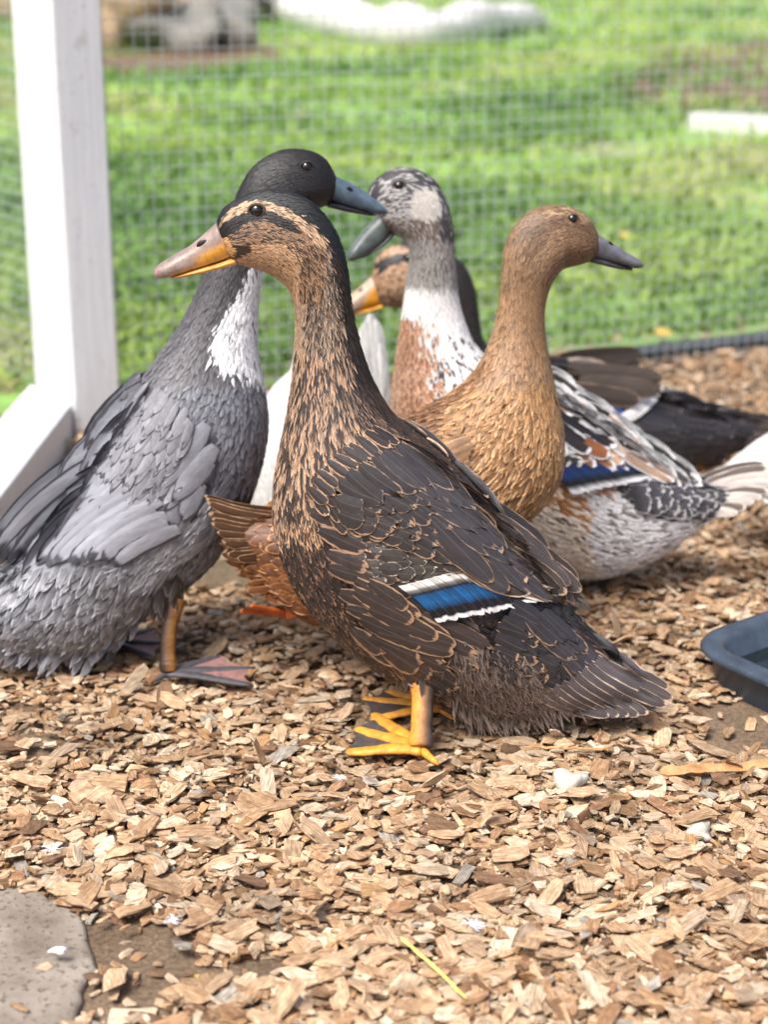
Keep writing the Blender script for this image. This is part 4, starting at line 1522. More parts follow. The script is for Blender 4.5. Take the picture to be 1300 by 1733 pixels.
B.patch(acc, [(-40, 985), (60, 1010)], [(-150, 1040), (-60, 1090)], 4, 5, 26, 2.2, .003, .0008, dcol((90, 90, 96), (120, 120, 126), .12), 'big', 5)
tB, tB2 = B.both(acc, 'tail')
for k in range(6):
    q = k / 5
    B.quill_obj('tail_feather', tB, tB2, base=polyat([(-90, 1030), (-60, 1070)], q), tip=polyat([(-230, 1075), (-180, 1110)], q), wpx=24, h=0, C=lin((92, 92, 98)), E=lin((130, 130, 136)), rim=.1, shape='flight', ybase=-10 - 15 * q, ytip=-5 - 40 * q, lift=0)
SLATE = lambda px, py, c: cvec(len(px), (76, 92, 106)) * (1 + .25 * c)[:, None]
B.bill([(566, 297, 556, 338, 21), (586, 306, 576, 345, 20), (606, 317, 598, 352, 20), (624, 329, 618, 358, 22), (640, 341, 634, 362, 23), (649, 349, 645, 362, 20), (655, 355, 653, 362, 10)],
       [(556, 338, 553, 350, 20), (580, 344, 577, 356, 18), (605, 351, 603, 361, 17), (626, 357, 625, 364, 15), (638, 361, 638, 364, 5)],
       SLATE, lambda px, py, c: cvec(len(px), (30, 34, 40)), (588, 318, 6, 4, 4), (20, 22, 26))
B.eye(519, 283, 9.5, (44, 40, 40))
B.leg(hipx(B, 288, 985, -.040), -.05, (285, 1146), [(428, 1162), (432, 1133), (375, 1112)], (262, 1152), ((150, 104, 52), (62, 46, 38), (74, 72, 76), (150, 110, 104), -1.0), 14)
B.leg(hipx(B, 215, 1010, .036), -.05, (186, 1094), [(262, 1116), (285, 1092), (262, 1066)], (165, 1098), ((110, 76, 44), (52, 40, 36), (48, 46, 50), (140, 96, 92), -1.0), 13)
thigh(B, 258, 306, 965, 1012, 130, 30, 46, (56, 50, 48), (98, 90, 88), -88, -2)

# ------------------------------------------------------------------ duck D: tan duck
D_RINGS = [
    (1010, 394, 1001, 440, 21), (992, 364, 976, 449, 35), (955, 347, 946, 459, 40), (910, 351, 929, 484, 42), (875, 378, 921, 513, 41),
    (857, 415, 919, 546, 40), (851, 465, 923, 582, 40), (845, 520, 930, 622, 45), (832, 580, 941, 682, 60), (800, 640, 949, 746, 84),
    (745, 683, 941, 806, 106), (690, 710, 906, 856, 118), (630, 735, 841, 912, 122), (585, 795, 760, 965, 116), (538, 832, 680, 1015, 106),
    (494, 856, 600, 1048, 92), (458, 868, 530, 1054, 74), (430, 876, 470, 1018, 54), (408, 884, 432, 972, 34), (392, 888, 404, 930, 16)]
D = Duck('duck', 'tan brown duck with grey bill standing behind the mottled duck', (600, 1140), 15, D_RINGS)


def d_col(px, py, r, nn):
    n = len(px)
    C, E, R = cvec(n, (160, 118, 76)), cvec(n, (198, 158, 114)), np.full(n, .4)
    hd = py < 480
    setc(C, hd, (148, 118, 88)); setc(E, hd, (168, 138, 106))
    cr = hd & (nn[:, 2] > .35)
    setc(C, cr, (124, 98, 72)); setc(E, cr, (146, 118, 90))
    ck = hd & (seg_dist(px, py, [(925, 395), (900, 420)]) < 12) & (r < .7)
    setc(C, ck, (104, 74, 52))
    fc = hd & (px > 960) & (py > 385)
    setc(C, fc, (122, 94, 68))
    el = hd & (seg_dist(px, py, [(1000, 392), (972, 374), (935, 378), (905, 392)]) < 7) & (r < .75)
    setc(C, el, (98, 74, 54)); setc(E, el, (120, 94, 70))
    br_ = hd & (seg_dist(px, py, [(1000, 378), (970, 358), (930, 362)]) < 6) & (r < .6)
    setc(C, br_, (176, 146, 112)); setc(E, br_, (186, 156, 124))
    dsx = hd & (((r * 19.3) % 1) < .25)
    setc(C, dsx, (112, 86, 62)); setc(E, dsx, (130, 102, 76))
    nk = (py >= 480) & (py < 640)
    setc(C, nk, (152, 118, 86)); setc(E, nk, (182, 148, 114))
    bk = (py >= 600) & (px < np.interp(py, [600, 700], [850, 760]))
    setc(C, bk, (118, 82, 54)); setc(E, bk, (160, 120, 82))
    rr = (px < 640)
    setc(C, rr, (112, 70, 42)); setc(E, rr, (174, 126, 82)); R[rr] = .35
    return jitc(C, (r * 13.7) % 1, .55), jitc(E, (r * 5.3) % 1, .35), R


D.body(d_col)
acc = Acc()
D.field(acc, [(0, 9, 3.2, .08, .12, 'hair'), (5, 14, 3.8, .10, .16, 'hair'), (7, 22, 6, .13, .22, 'small'), (8.5, 30, 8, .13, .24, 'point'), (11, 36, 10, .12, .24, 'point'), (15, 36, 6, .10, .18, 'small'), (19, 26, 5, .1, .16, 'small')], d_col,
        skip=lambda px, py, nn: ((px - 970) ** 2 + (py - 371) ** 2 < 11 ** 2) & (np.abs(nn[:, 1]) > .3))
link('plumage', acc.mesh('plumage'), M['feather'], D.root, 'stuff')
acc = Acc()
D.patch(acc, [(800, 742), (790, 800)], [(630, 800), (630, 900)], 7, 9, 20, 2.6, .004, .0008, dcol((158, 116, 74), (204, 164, 118), .34, .4), 'point', 8, shaft=0, rag=.09)
D.patch(acc, [(645, 835), (660, 895)], [(480, 882), (472, 938)], 6, 5, 36, 2.2, .004, .001, dcol((112, 68, 38), (172, 120, 70), .22), 'big', 5)
wD, wD2 = D.both(acc, 'wing')
for b_, t_, w in [((620, 872), (458, 896), 28), ((620, 890), (452, 912), 28), ((600, 912), (448, 930), 26)]:
    D.quill_obj('flight_feather', wD, wD2, base=b_, tip=t_, wpx=w, h=.012, C=lin((96, 60, 36)), E=lin((190, 140, 90)), rim=.14, shape='flight')
acc = Acc()
D.patch(acc, [(540, 872), (520, 980)], [(402, 884), (410, 960)], 5, 6, 24, 2.2, .004, .0008, dcol((96, 60, 36), (176, 128, 84), .2), 'point', 4)
D.patch(acc, [(560, 960), (540, 1040)], [(430, 960), (450, 1010)], 6, 8, 14, 2.3, .004, .0008, dcol((122, 76, 44), (172, 122, 76), .3), 'point', 5)
tD, tD2 = D.both(acc, 'tail')
for k in range(12):
    q = k / 11
    D.quill_obj('tail_feather', tD, tD2, base=polyat([(470, 872), (468, 905), (462, 935)], q), tip=polyat([(346, 838), (352, 862), (364, 890), (372, 908), (396, 950)], q) + rng.normal(0, 4, 2), wpx=16, h=0, C=lin((84, 58, 40)), E=lin((196, 162, 128)), rim=.17, shape='flight',
                ybase=-16 - 16 * q, ytip=-10 - 46 * q, lift=0, bend=-.06)
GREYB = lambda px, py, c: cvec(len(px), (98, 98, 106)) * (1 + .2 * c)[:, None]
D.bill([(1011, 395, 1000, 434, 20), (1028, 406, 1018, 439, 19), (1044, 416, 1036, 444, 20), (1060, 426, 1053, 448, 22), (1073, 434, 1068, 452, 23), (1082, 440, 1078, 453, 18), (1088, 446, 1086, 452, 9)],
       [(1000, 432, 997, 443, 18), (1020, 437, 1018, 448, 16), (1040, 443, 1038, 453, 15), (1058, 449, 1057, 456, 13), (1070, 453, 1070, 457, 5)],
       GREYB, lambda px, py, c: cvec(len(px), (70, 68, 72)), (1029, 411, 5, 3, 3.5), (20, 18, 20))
D.eye(970, 371, 9, (104, 80, 60))
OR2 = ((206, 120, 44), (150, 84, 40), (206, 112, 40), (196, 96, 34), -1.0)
D.leg(hipx(D, 690, 985, -.030), -.04, (705, 1150), [(800, 1165), (812, 1145), (780, 1125)], (690, 1155), OR2, 13)


def raised_foot(d, ank, toes, hip, cols, r=12):
    """a foot lifted behind the body: leg, toes and web in the duck's own space"""
    a_ = d.loc(np.array(float(ank[0])), np.array(float(ank[1]))); a_[1] = ank[2]
    V, Q, T, t = tube([hip, hip * .5 + a_ * .5, a_], np.array([1.3, 1, 1]) * r * d.sc, 10)
    lg = link('leg', mesh_from('leg', V, Q, T, {'cc': np.tile(rgba(cols[0]), (len(V), 1))}), M['skin'], d.root)
    acc, J = Acc(), []
    for x, y, yy in toes:
        tp = d.loc(np.array(float(x)), np.array(float(y))); tp[1] = yy
        P_ = catmull(np.array([a_, a_ * .6 + tp * .4, tp]), np.linspace(0, 2, 12))
        V, Q, T, t = tube(P_, np.linspace(.7, .25, 12) * r * d.sc, 9)
        acc.add(V, Q, T, cc=np.tile(rgba(cols[2]), (len(V), 1)))
        J.append(P_)
    link('foot', acc.mesh('foot'), M['skin'], lg)
    acc = Acc()
    for A_, B_ in zip(J[:-1], J[1:]):
        G = np.array([[A_[k] * (1 - w) + B_[k] * w for w in np.linspace(0, 1, 6)] for k in range(12)])
        idx = np.arange(11 * 5)
        a0 = (idx // 5) * 6 + idx % 5
        acc.add(G.reshape(-1, 3), np.stack([a0, a0 + 1, a0 + 7, a0 + 6], 1), cc=np.tile(rgba(cols[3]), (72, 1)))
    link('web', acc.mesh('web'), M['skin'], lg)


raised_foot(D, (478, 1030, -.010), [(412, 1004, -.03), (402, 1026, -.012), (430, 1046, .012)], hipx(D, 560, 1020, -.01), ((176, 92, 40), (150, 84, 40), (180, 90, 38), (172, 84, 34)), 12)

# ------------------------------------------------------------------ duck C: silver speckled duck
C_RINGS = [
    (641, 352, 660, 394, 22), (622, 324, 681, 403, 37), (646, 294, 692, 416, 44), (686, 282, 694, 431, 46), (728, 297, 692, 452, 45),
    (755, 335, 687, 482, 44), (768, 390, 682, 517, 44), (772, 450, 676, 557, 46), (780, 515, 668, 612, 54), (805, 580, 660, 676, 74),
    (850, 622, 662, 742, 96), (910, 640, 690, 816, 112), (965, 665, 750, 880, 118), (1015, 695, 830, 930, 118), (1065, 732, 915, 965, 112),
    (1110, 768, 1000, 975, 100), (1150, 795, 1075, 955, 84), (1185, 812, 1130, 925, 64), (1215, 820, 1180, 890, 44), (1245, 822, 1225, 862, 22)]
Cd = Duck('duck', 'silvery speckled duck with white neck and chestnut breast, its bill under the grey duck\'s bill', (960, 1002), 0, C_RINGS)


def c_col(px, py, r, nn):
    n = len(px)
    C, E, R = cvec(n, (222, 208, 188)), cvec(n, (230, 220, 206)), np.full(n, .3)
    hd = (py < 400) & (px < 800)
    r2 = (np.sin(px * .9) * np.sin(py * 1.1) + np.sin(px * .37 + py * .53)) * .25 + r - .0
    setc(C, hd, (160, 157, 155)); setc(E, hd, (176, 172, 168))
    dk = hd & (r2 < .42)
    setc(C, dk, (60, 58, 60)); setc(E, dk, (96, 94, 96))
    crn = hd & ((py < 312) | (px < 636)) & (r < .8)
    setc(C, crn, (50, 49, 52)); setc(E, crn, (80, 78, 80))
    nb = hd & (px > 735) & (r < .75)
    setc(C, nb, (66, 64, 66)); setc(E, nb, (104, 102, 102))
    ck = hd & (np.hypot((px - 715) / 28, (py - 345) / 30) < 1)
    setc(C, ck, (190, 184, 176)); setc(E, ck, (202, 196, 188))
    ch = hd & (py > 368) & (px < 740) & (r < .7)
    setc(C, ch, (112, 96, 84)); setc(E, ch, (140, 122, 108))
    nk = (py >= 400) & (py < 482 + 14 * (r - .5)) & (px < 800)
    setc(C, nk, (158, 154, 150)); setc(E, nk, (176, 172, 168))
    m_ = nk & (r < .3)
    setc(C, m_, (112, 106, 100))
    wt = (py >= 482 + 14 * (r - .5)) & (py < 760) & (px < 880)
    setc(C, wt, (224, 222, 220)); setc(E, wt, (232, 230, 228))
    sp = wt & (py > 560) & (r < .3) & (px > 730)
    setc(C, sp, (62, 54, 52)); R[sp] = .5
    rs = wt & (px < np.interp(py, [515, 560, 640, 760], [700, 722, 742, 770]) + 46 * (r - .5)) & (py > 530)
    setc(C, rs, (176, 124, 90)); setc(E, rs, (222, 194, 170)); R[rs] = .5
    rs2 = rs & (r < .45)
    setc(C, rs2, (150, 98, 66)); R[rs2] = .3
    fl = (px >= 780) & (py > 780)
    setc(C, fl, (220, 206, 186)); setc(E, fl, (230, 220, 204))
    fs = fl & (r < .28) & (px < 1010) & (py < 930)
    setc(C, fs, (84, 66, 54)); R[fs] = .75
    ru = inpoly(px, py, [(880, 770), (960, 790), (1025, 815), (1030, 850), (980, 880), (900, 850)]) & (r < .75)
    setc(C, ru, (172, 118, 72)); setc(E, ru, (206, 164, 122))
    ve = fl & (px > 985) & (py > 830)
    setc(C, ve, (214, 212, 212)); setc(E, ve, (226, 224, 224))
    vs_ = ve & (r < .2)
    setc(C, vs_, (140, 134, 132))
    tl = inpoly(px, py, [(1030, 810), (1090, 760), (1260, 800), (1260, 900), (1160, 890), (1090, 870), (1050, 845)])
    setc(C, tl, (66, 64, 68)); setc(E, tl, (190, 186, 184)); R[tl] = .28
    return jitc(C, r, .25), jitc(E, 1 - r, .15), R


Cd.body(c_col)
acc = Acc()
Cd.field(acc, [(0, 9, 4, .08, .14, 'hair'), (5, 12, 4.4, .1, .16, 'hair'), (8, 20, 7, .1, .14, 'small'), (11, 30, 11, .08, .14, 'point'), (16, 24, 10, .08, .14, 'point'), (19, 22, 9, .08, .14, 'point')], c_col,
         skip=lambda px, py, nn: ((px - 675) ** 2 + (py - 315) ** 2 < 11 ** 2) & (np.abs(nn[:, 1]) > .3))
link('plumage', acc.mesh('plumage'), M['feather'], Cd.root, 'stuff')


def c_scap(base, tip):
    k = rng.uniform()
    c = (50, 44, 42) if k < .2 else ((150, 98, 60) if k < .66 else (192, 158, 126))
    return lin(c) * rng.uniform(.8, 1.2), lin((224, 224, 223)), .62


acc = Acc()
Cd.patch(acc, [(925, 640), (900, 700), (895, 770)], [(1150, 800), (1110, 800), (1010, 790)], 7, 5, 34, 2.1, .006, .0010, c_scap, 'point', 4, shaft=.3)
Cd.patch(acc, [(930, 632), (910, 660)], [(1165, 800), (1140, 800)], 9, 3, 24, 2.1, .011, .0008, dcol((70, 66, 66), (216, 216, 216), .6), 'point', 4, shaft=0)
Cd.patch(acc, [(900, 770), (905, 800)], [(1010, 785), (1010, 800)], 6, 3, 20, 2.0, .0065, .0006, dcol((120, 120, 122), (214, 214, 214), .25), 'big', 2, shaft=0)
wC, wC2 = Cd.both(acc, 'wing')
for b_, t_, w, C, E, rm in [((940, 690), (1045, 755), 34, (40, 34, 33), (228, 227, 226), .26), ((960, 735), (1032, 772), 30, (150, 92, 52), (228, 227, 226), .26), ((935, 715), (1000, 765), 32, (44, 36, 34), (226, 226, 226), .3),
                            ((990, 680), (1085, 760), 28, (168, 120, 82), (228, 227, 226), .3), ((1030, 740), (1140, 812), 30, (196, 176, 160), (230, 228, 226), .4), ((1060, 770), (1142, 815), 24, (180, 150, 126), (230, 228, 226), .3)]:
    Cd.quill_obj('flight_feather', wC, wC2, base=b_, tip=t_, wpx=w, h=.014, C=lin(C), E=lin(E), rim=rm, shape='flight', shaft=.3)
for k in range(6):
    q = k / 5
    Cd.quill_obj('speculum_feather', wC, wC2, base=polyat([(935, 782), (1010, 775)], q), tip=polyat([(985, 835), (1100, 812)], q), wpx=30, shear=(1, -.16), h=.0085 + .0006 * (5 - k), C=None, E=lin((24, 28, 38)), rim=.09, rag=.02, shape='square', shaft=.85, cup=0,
                 bands=[(0, (220, 220, 220)), (.12, (30, 30, 34)), (.2, (14, 50, 104)), (.52, (14, 58, 116)), (.6, (16, 18, 24)), (.8, (20, 20, 24)), (.86, (226, 226, 226)), (1, (232, 232, 232))])
acc = Acc()
Cd.patch(acc, [(1060, 815), (1075, 860)], [(1225, 820), (1190, 880)], 8, 6, 18, 2.0, .004, .0006, dcol((70, 68, 72), (196, 193, 190), .3), 'big', 3, shaft=0)
tC, tC2 = Cd.both(acc, 'tail')
for k in range(8):
    q = k / 7
    Cd.quill_obj('tail_feather', tC, tC2, base=polyat([(1190, 822), (1195, 845), (1180, 872)], q), tip=polyat([(1302, 792), (1318, 812), (1300, 836), (1250, 868)], q), wpx=17, h=0, C=lin((214, 205, 196)) if k % 3 else lin((120, 108, 100)), E=lin((232, 226, 218)), rim=.25, shape='flight',
                 ybase=-16 - 10 * q, ytip=-12 - 34 * q, lift=0, bend=-.05)
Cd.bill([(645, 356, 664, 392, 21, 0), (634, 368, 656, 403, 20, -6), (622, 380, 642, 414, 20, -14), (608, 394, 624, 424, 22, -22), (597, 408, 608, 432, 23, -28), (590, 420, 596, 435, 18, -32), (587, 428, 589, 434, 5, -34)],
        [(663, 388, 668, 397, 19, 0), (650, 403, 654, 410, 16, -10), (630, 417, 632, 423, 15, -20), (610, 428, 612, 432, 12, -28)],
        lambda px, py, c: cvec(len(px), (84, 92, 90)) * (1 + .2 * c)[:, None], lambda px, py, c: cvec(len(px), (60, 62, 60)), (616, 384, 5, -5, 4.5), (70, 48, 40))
Cd.eye(675, 315, 9, (80, 78, 78))
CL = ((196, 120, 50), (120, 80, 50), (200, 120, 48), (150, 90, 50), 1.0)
Cd.leg(hipx(Cd, 900, 930, -.030), 0, (900, 1010), [(800, 1016), (806, 996), (830, 985)], (920, 1016), CL, 13)
Cd.leg(hipx(Cd, 920, 930, .030), 0, (925, 985), [(835, 996), (836, 978), (860, 966)], (945, 990), CL, 13)

# ------------------------------------------------------------------ duck F: second mottled duck, half hidden
F_RINGS = [
    (628, 470, 645, 518, 18), (637, 438, 665, 521, 30), (662, 415, 690, 523, 36), (702, 408, 712, 532, 38), (747, 421, 728, 550, 38),
    (785, 446, 739, 574, 38), (806, 492, 745, 602, 40), (812, 542, 748, 634, 46), (824, 580, 756, 674, 58), (858, 604, 777, 722, 76),
    (910, 612, 822, 766, 90), (970, 618, 882, 796, 95), (1030, 632, 950, 815, 95), (1090, 650, 1020, 822, 90), (1150, 670, 1090, 818, 78),
    (1200, 690, 1150, 805, 62), (1245, 703, 1205, 786, 44), (1288, 713, 1258, 756, 22)]
Fd = Duck('duck', 'dark mottled duck with orange bill, mostly hidden behind the silvery speckled duck', (980, 852), 4, F_RINGS)


def f_col(px, py, r, nn):
    n = len(px)
    C, E, R = cvec(n, (38, 35, 38)), cvec(n, (88, 76, 68)), np.full(n, .12)
    hd = (py < 530) & (px < 760)
    setc(C, hd, (160, 126, 96)); setc(E, hd, (184, 150, 118)); R[hd] = .4
    hs = hd & (r < .25)
    setc(C, hs, (96, 76, 60))
    st = hd & (seg_dist(px, py, [(636, 462), (655, 444), (690, 436), (730, 440)]) < 8)
    setc(C, st, (24, 21, 20)); setc(E, st, (34, 30, 28))
    cr = hd & (py < np.interp(px, [630, 660, 700, 760], [436, 421, 424, 440]))
    setc(C, cr, (28, 29, 30)); setc(E, cr, (44, 44, 44))
    nk = (px >= 755) & (py < 600)
    setc(C, nk, (36, 30, 28)); setc(E, nk, (84, 66, 52)); R[nk] = .2
    vn = (px > 1130) & (py > np.interp(px, [1130, 1200, 1290], [800, 775, 738]))
    setc(C, vn, (100, 60, 34)); setc(E, vn, (176, 136, 96)); R[vn] = .35
    bt = (py > 640) & (px < 900)
    setc(C, bt, (60, 46, 40)); setc(E, bt, (160, 120, 88)); R[bt] = .4
    return jitc(C, r, .35), jitc(E, 1 - r, .3), R


Fd.body(f_col)
acc = Acc()
Fd.field(acc, [(0, 11, 7, .08, .1, 'small'), (6, 15, 9, .1, .12, 'small'), (10, 32, 18, .08, .12, 'small'), (17, 26, 12, .08, .14, 'small')], f_col)
link('plumage', acc.mesh('plumage'), M['feather'], Fd.root, 'stuff')
acc = Acc()
Fd.patch(acc, [(900, 625), (905, 700)], [(1080, 660), (1070, 720)], 5, 4, 34, 2.2, .005, .001, dcol((60, 51, 47), (130, 108, 90), .12), 'big', 4)
wF, wF2 = Fd.both(acc, 'wing')
for b_, t_, w, C, E, hh in [((960, 630), (1122, 640), 36, (66, 57, 52), (84, 72, 66), .016), ((980, 650), (1120, 660), 36, (74, 64, 58), (96, 84, 76), .014), ((960, 660), (1085, 678), 34, (62, 53, 48), (150, 126, 106), .0145),
                            ((950, 690), (1050, 706), 30, (56, 46, 42), (190, 160, 130), .015)]:
    Fd.quill_obj('flight_feather', wF, wF2, base=b_, tip=t_, wpx=w, h=hh, C=lin(C), E=lin(E), rim=.12, shape='flight', ytip=-78)
for b_, t_, w in [((1015, 690), (1065, 712), 24), ((1000, 680), (1058, 722), 24)]:
    Fd.quill_obj('speculum_feather', wF, wF2, base=b_, tip=t_, wpx=w, h=.012, C=lin((14, 62, 126)), E=lin((14, 62, 126)), rim=0, shape='flight', shaft=0)
for b_, t_, w in [((1050, 716), (1124, 652), 13), ((1040, 712), (1100, 664), 11)]:
    Fd.quill_obj('flight_feather', wF, wF2, base=b_, tip=t_, wpx=w, h=.017, C=lin((206, 204, 202)), E=lin((212, 210, 208)), rim=.2, shape='flight', shaft=0, bend=.08)
acc = Acc()
Fd.patch(acc, [(1080, 670), (1070, 780)], [(1260, 715), (1200, 780)], 6, 6, 28, 2.2, .003, .0008, dcol((36, 34, 38), (66, 60, 60), .1), 'big', 5)
tF, tF2 = Fd.both(acc, 'tail')
for k in range(6):
    q = k / 5
    Fd.quill_obj('tail_feather', tF, tF2, base=polyat([(1240, 712), (1225, 750)], q), tip=polyat([(1375, 722), (1350, 752)], q), wpx=22, h=0, C=lin((58, 52, 52)), E=lin((130, 110, 96)), rim=.14, shape='flight', ybase=-14 - 10 * q, ytip=-6 - 36 * q, lift=0)
Fd.bill([(629, 468, 645, 512, 18), (616, 480, 630, 517, 18), (602, 492, 614, 522, 18), (588, 504, 598, 527, 20), (576, 513, 583, 531, 20), (568, 521, 571, 532, 12)],
        [(645, 512, 648, 519, 16), (628, 518, 630, 525, 15), (605, 524, 607, 530, 14), (586, 530, 587, 534, 8)],
        lambda px, py, c: np.where(((px - 605) / 40 + (py - 490) / 60 > .55)[:, None], lin((224, 152, 40)), lin((186, 160, 138))), lambda px, py, c: cvec(len(px), (224, 156, 44)), (611, 489, 5, -3, 3.5))
Fd.eye(692, 437, 8, (60, 50, 42))
Fd.leg(hipx(Fd, 960, 790, -.028), 0, (960, 862), [(880, 866), (884, 850), (905, 842)], (975, 866), CL, 11)
Fd.leg(hipx(Fd, 990, 790, .028), 0, (990, 842), [(915, 850), (918, 836), (940, 828)], (1005, 846), CL, 11)

# ------------------------------------------------------------------ white ducks
def w_col(px, py, r, nn):
    n = len(px)
    return jitc(cvec(n, (204, 206, 204)), r, .08), cvec(n, (214, 216, 214)), np.full(n, .3)


E_RINGS = [
    (560, 505, 542, 540, 18, 95), (560, 480, 537, 549, 32, 72), (562, 472, 531, 557, 38, 46), (573, 482, 521, 562, 40, 22), (588, 507, 506, 577, 42, 6),
    (600, 545, 497, 602, 46), (612, 585, 488, 634, 56), (632, 615, 456, 668, 78), (650, 645, 425, 730, 98), (664, 692, 410, 800, 108),
    (676, 740, 428, 868, 110), (694, 790, 490, 908, 102), (710, 830, 565, 922, 82), (724, 852, 645, 912, 52), (732, 862, 690, 890, 22)]
Ed = Duck('duck', 'white duck standing hidden between the grey duck and the mottled duck', (560, 930), 10, E_RINGS)
Ed.body(w_col)
acc = Acc()
Ed.field(acc, [(0, 14, 8, .06, .1, 'small'), (6, 24, 14, .06, .12, 'small'), (14, 30, 16, .06, .12, 'small')], w_col)
link('plumage', acc.mesh('plumage'), M['feather'], Ed.root, 'stuff')
WHT = dcol((204, 206, 204), (214, 216, 214), .3, .08)
acc = Acc()
Ed.patch(acc, [(560, 640), (540, 760)], [(690, 800), (660, 860)], 5, 5, 40, 2.2, .004, .001, WHT, 'big', 4)
wE, wE2 = Ed.both(acc, 'wing')
for b_, t_, w in [((648, 720), (626, 530), 34), ((642, 730), (636, 540), 32), ((650, 740), (644, 580), 26), ((632, 720), (618, 545), 36)]:
    Ed.quill_obj('flight_feather', wE, None, base=b_, tip=t_, wpx=w, h=.004, C=lin((214, 216, 214)), E=lin((220, 222, 220)), rim=.2, shape='flight', shaft=0, ybase=-60, ytip=-66, cup=.5)
Ed.bill([(560, 506, 543, 536, 17, 96), (556, 515, 542, 540, 16, 120), (552, 524, 542, 543, 18, 150), (548, 532, 543, 543, 14, 172)],
        [(543, 536, 540, 543, 15, 96), (543, 541, 541, 546, 14, 130), (543, 544, 542, 547, 8, 160)],
        lambda px, py, c: cvec(len(px), (222, 158, 60)), lambda px, py, c: cvec(len(px), (214, 148, 56)), None)
Ed.leg(hipx(Ed, 560, 890, -.028), 0, (560, 938), [(480, 944), (484, 928), (505, 920)], (575, 942), CL, 11)
Ed.leg(hipx(Ed, 590, 890, .028), 0, (590, 920), [(515, 928), (518, 914), (540, 906)], (605, 924), CL, 11)

G_RINGS = [
    (1790, 395, 1776, 440, 22), (1770, 361, 1752, 451, 35), (1730, 346, 1727, 466, 42), (1686, 353, 1706, 490, 44), (1651, 386, 1699, 526, 44),
    (1632, 440, 1697, 566, 44), (1620, 500, 1702, 612, 47), (1600, 560, 1713, 672, 60), (1563, 610, 1715, 742, 84), (1510, 645, 1690, 812, 106),
    (1450, 670, 1640, 870, 116), (1390, 695, 1570, 905, 116), (1335, 720, 1490, 912, 106), (1290, 744, 1400, 896, 88), (1255, 768, 1330, 864, 64),
    (1226, 790, 1270, 832, 36), (1206, 806, 1222, 817, 12)]
Gd = Duck('duck', 'white duck cut off by the frame, its tail beside the dark duck\'s tail', (1480, 945), 0, G_RINGS)
Gd.body(w_col)
acc = Acc()
Gd.field(acc, [(0, 14, 8, .06, .1, 'small'), (6, 24, 14, .06, .12, 'small'), (16, 30, 16, .06, .12, 'small')], w_col)
link('plumage', acc.mesh('plumage'), M['feather'], Gd.root, 'stuff')
acc = Acc()
Gd.patch(acc, [(1610, 720), (1600, 820)], [(1330, 770), (1360, 850)], 6, 5, 40, 2.2, .004, .001, WHT, 'big', 4)
Gd.both(acc, 'wing')
Gd.bill([(1790, 396, 1777, 434, 20), (1820, 418, 1810, 441, 19), (1845, 434, 1836, 449, 21), (1862, 448, 1858, 454, 8)],
        [(1777, 435, 1774, 442, 17), (1810, 442, 1808, 449, 15), (1840, 450, 1840, 454, 8)],
        lambda px, py, c: cvec(len(px), (222, 158, 60)), lambda px, py, c: cvec(len(px), (214, 148, 56)), (1808, 415, 5, 3, 3.5))
Gd.eye(1750, 372, 9)
Gd.leg(hipx(Gd, 1480, 890, -.03), 0, (1480, 952), [(1570, 960), (1575, 944), (1550, 932)], (1465, 956), CL, 12)
Gd.leg(hipx(Gd, 1450, 885, .03), 0, (1450, 935), [(1535, 944), (1540, 930), (1515, 920)], (1436, 940), CL, 12)

# ------------------------------------------------------------------ wood chips
from mathutils import Matrix
BARE = [([(118, 1560), (250, 1556), (330, 1590), (350, 1640), (330, 1690), (260, 1740), (110, 1760)], .93), ([(1180, 1200), (1320, 1180), (1330, 1285), (1200, 1285)], .95),
        ([(330, 1640), (520, 1620), (530, 1660), (350, 1690)], .8), ([(20, 1240), (120, 1240), (120, 1300), (10, 1300)], .7), ([(740, 1470), (830, 1470), (830, 1520), (740, 1520)], .6),
        ([(930, 1520), (1050, 1510), (1060, 1570), (960, 1590)], .55), ([(0, 1200), (60, 1190), (60, 1230), (0, 1240)], .6)]
KEEP_OUT = [[(572, 1262), (600, 1222), (720, 1250), (730, 1295), (580, 1292)], [(598, 1172), (700, 1160), (770, 1190), (770, 1222), (610, 1234)],
            [(270, 1120), (440, 1110), (445, 1168), (290, 1172)], [(170, 1060), (290, 1058), (290, 1120), (170, 1120)]]
CH = [lin(c) for c in ((200, 172, 142), (188, 156, 124), (212, 190, 164), (172, 138, 106), (196, 166, 136), (220, 202, 178), (154, 120, 92), (182, 160, 138), (132, 104, 82), (186, 148, 108), (170, 162, 152))]
CH = [c * np.array([.97, .96, .92]) for c in CH]
CHP = np.array([.18, .18, .14, .11, .13, .07, .06, .05, .03, .03, .02])


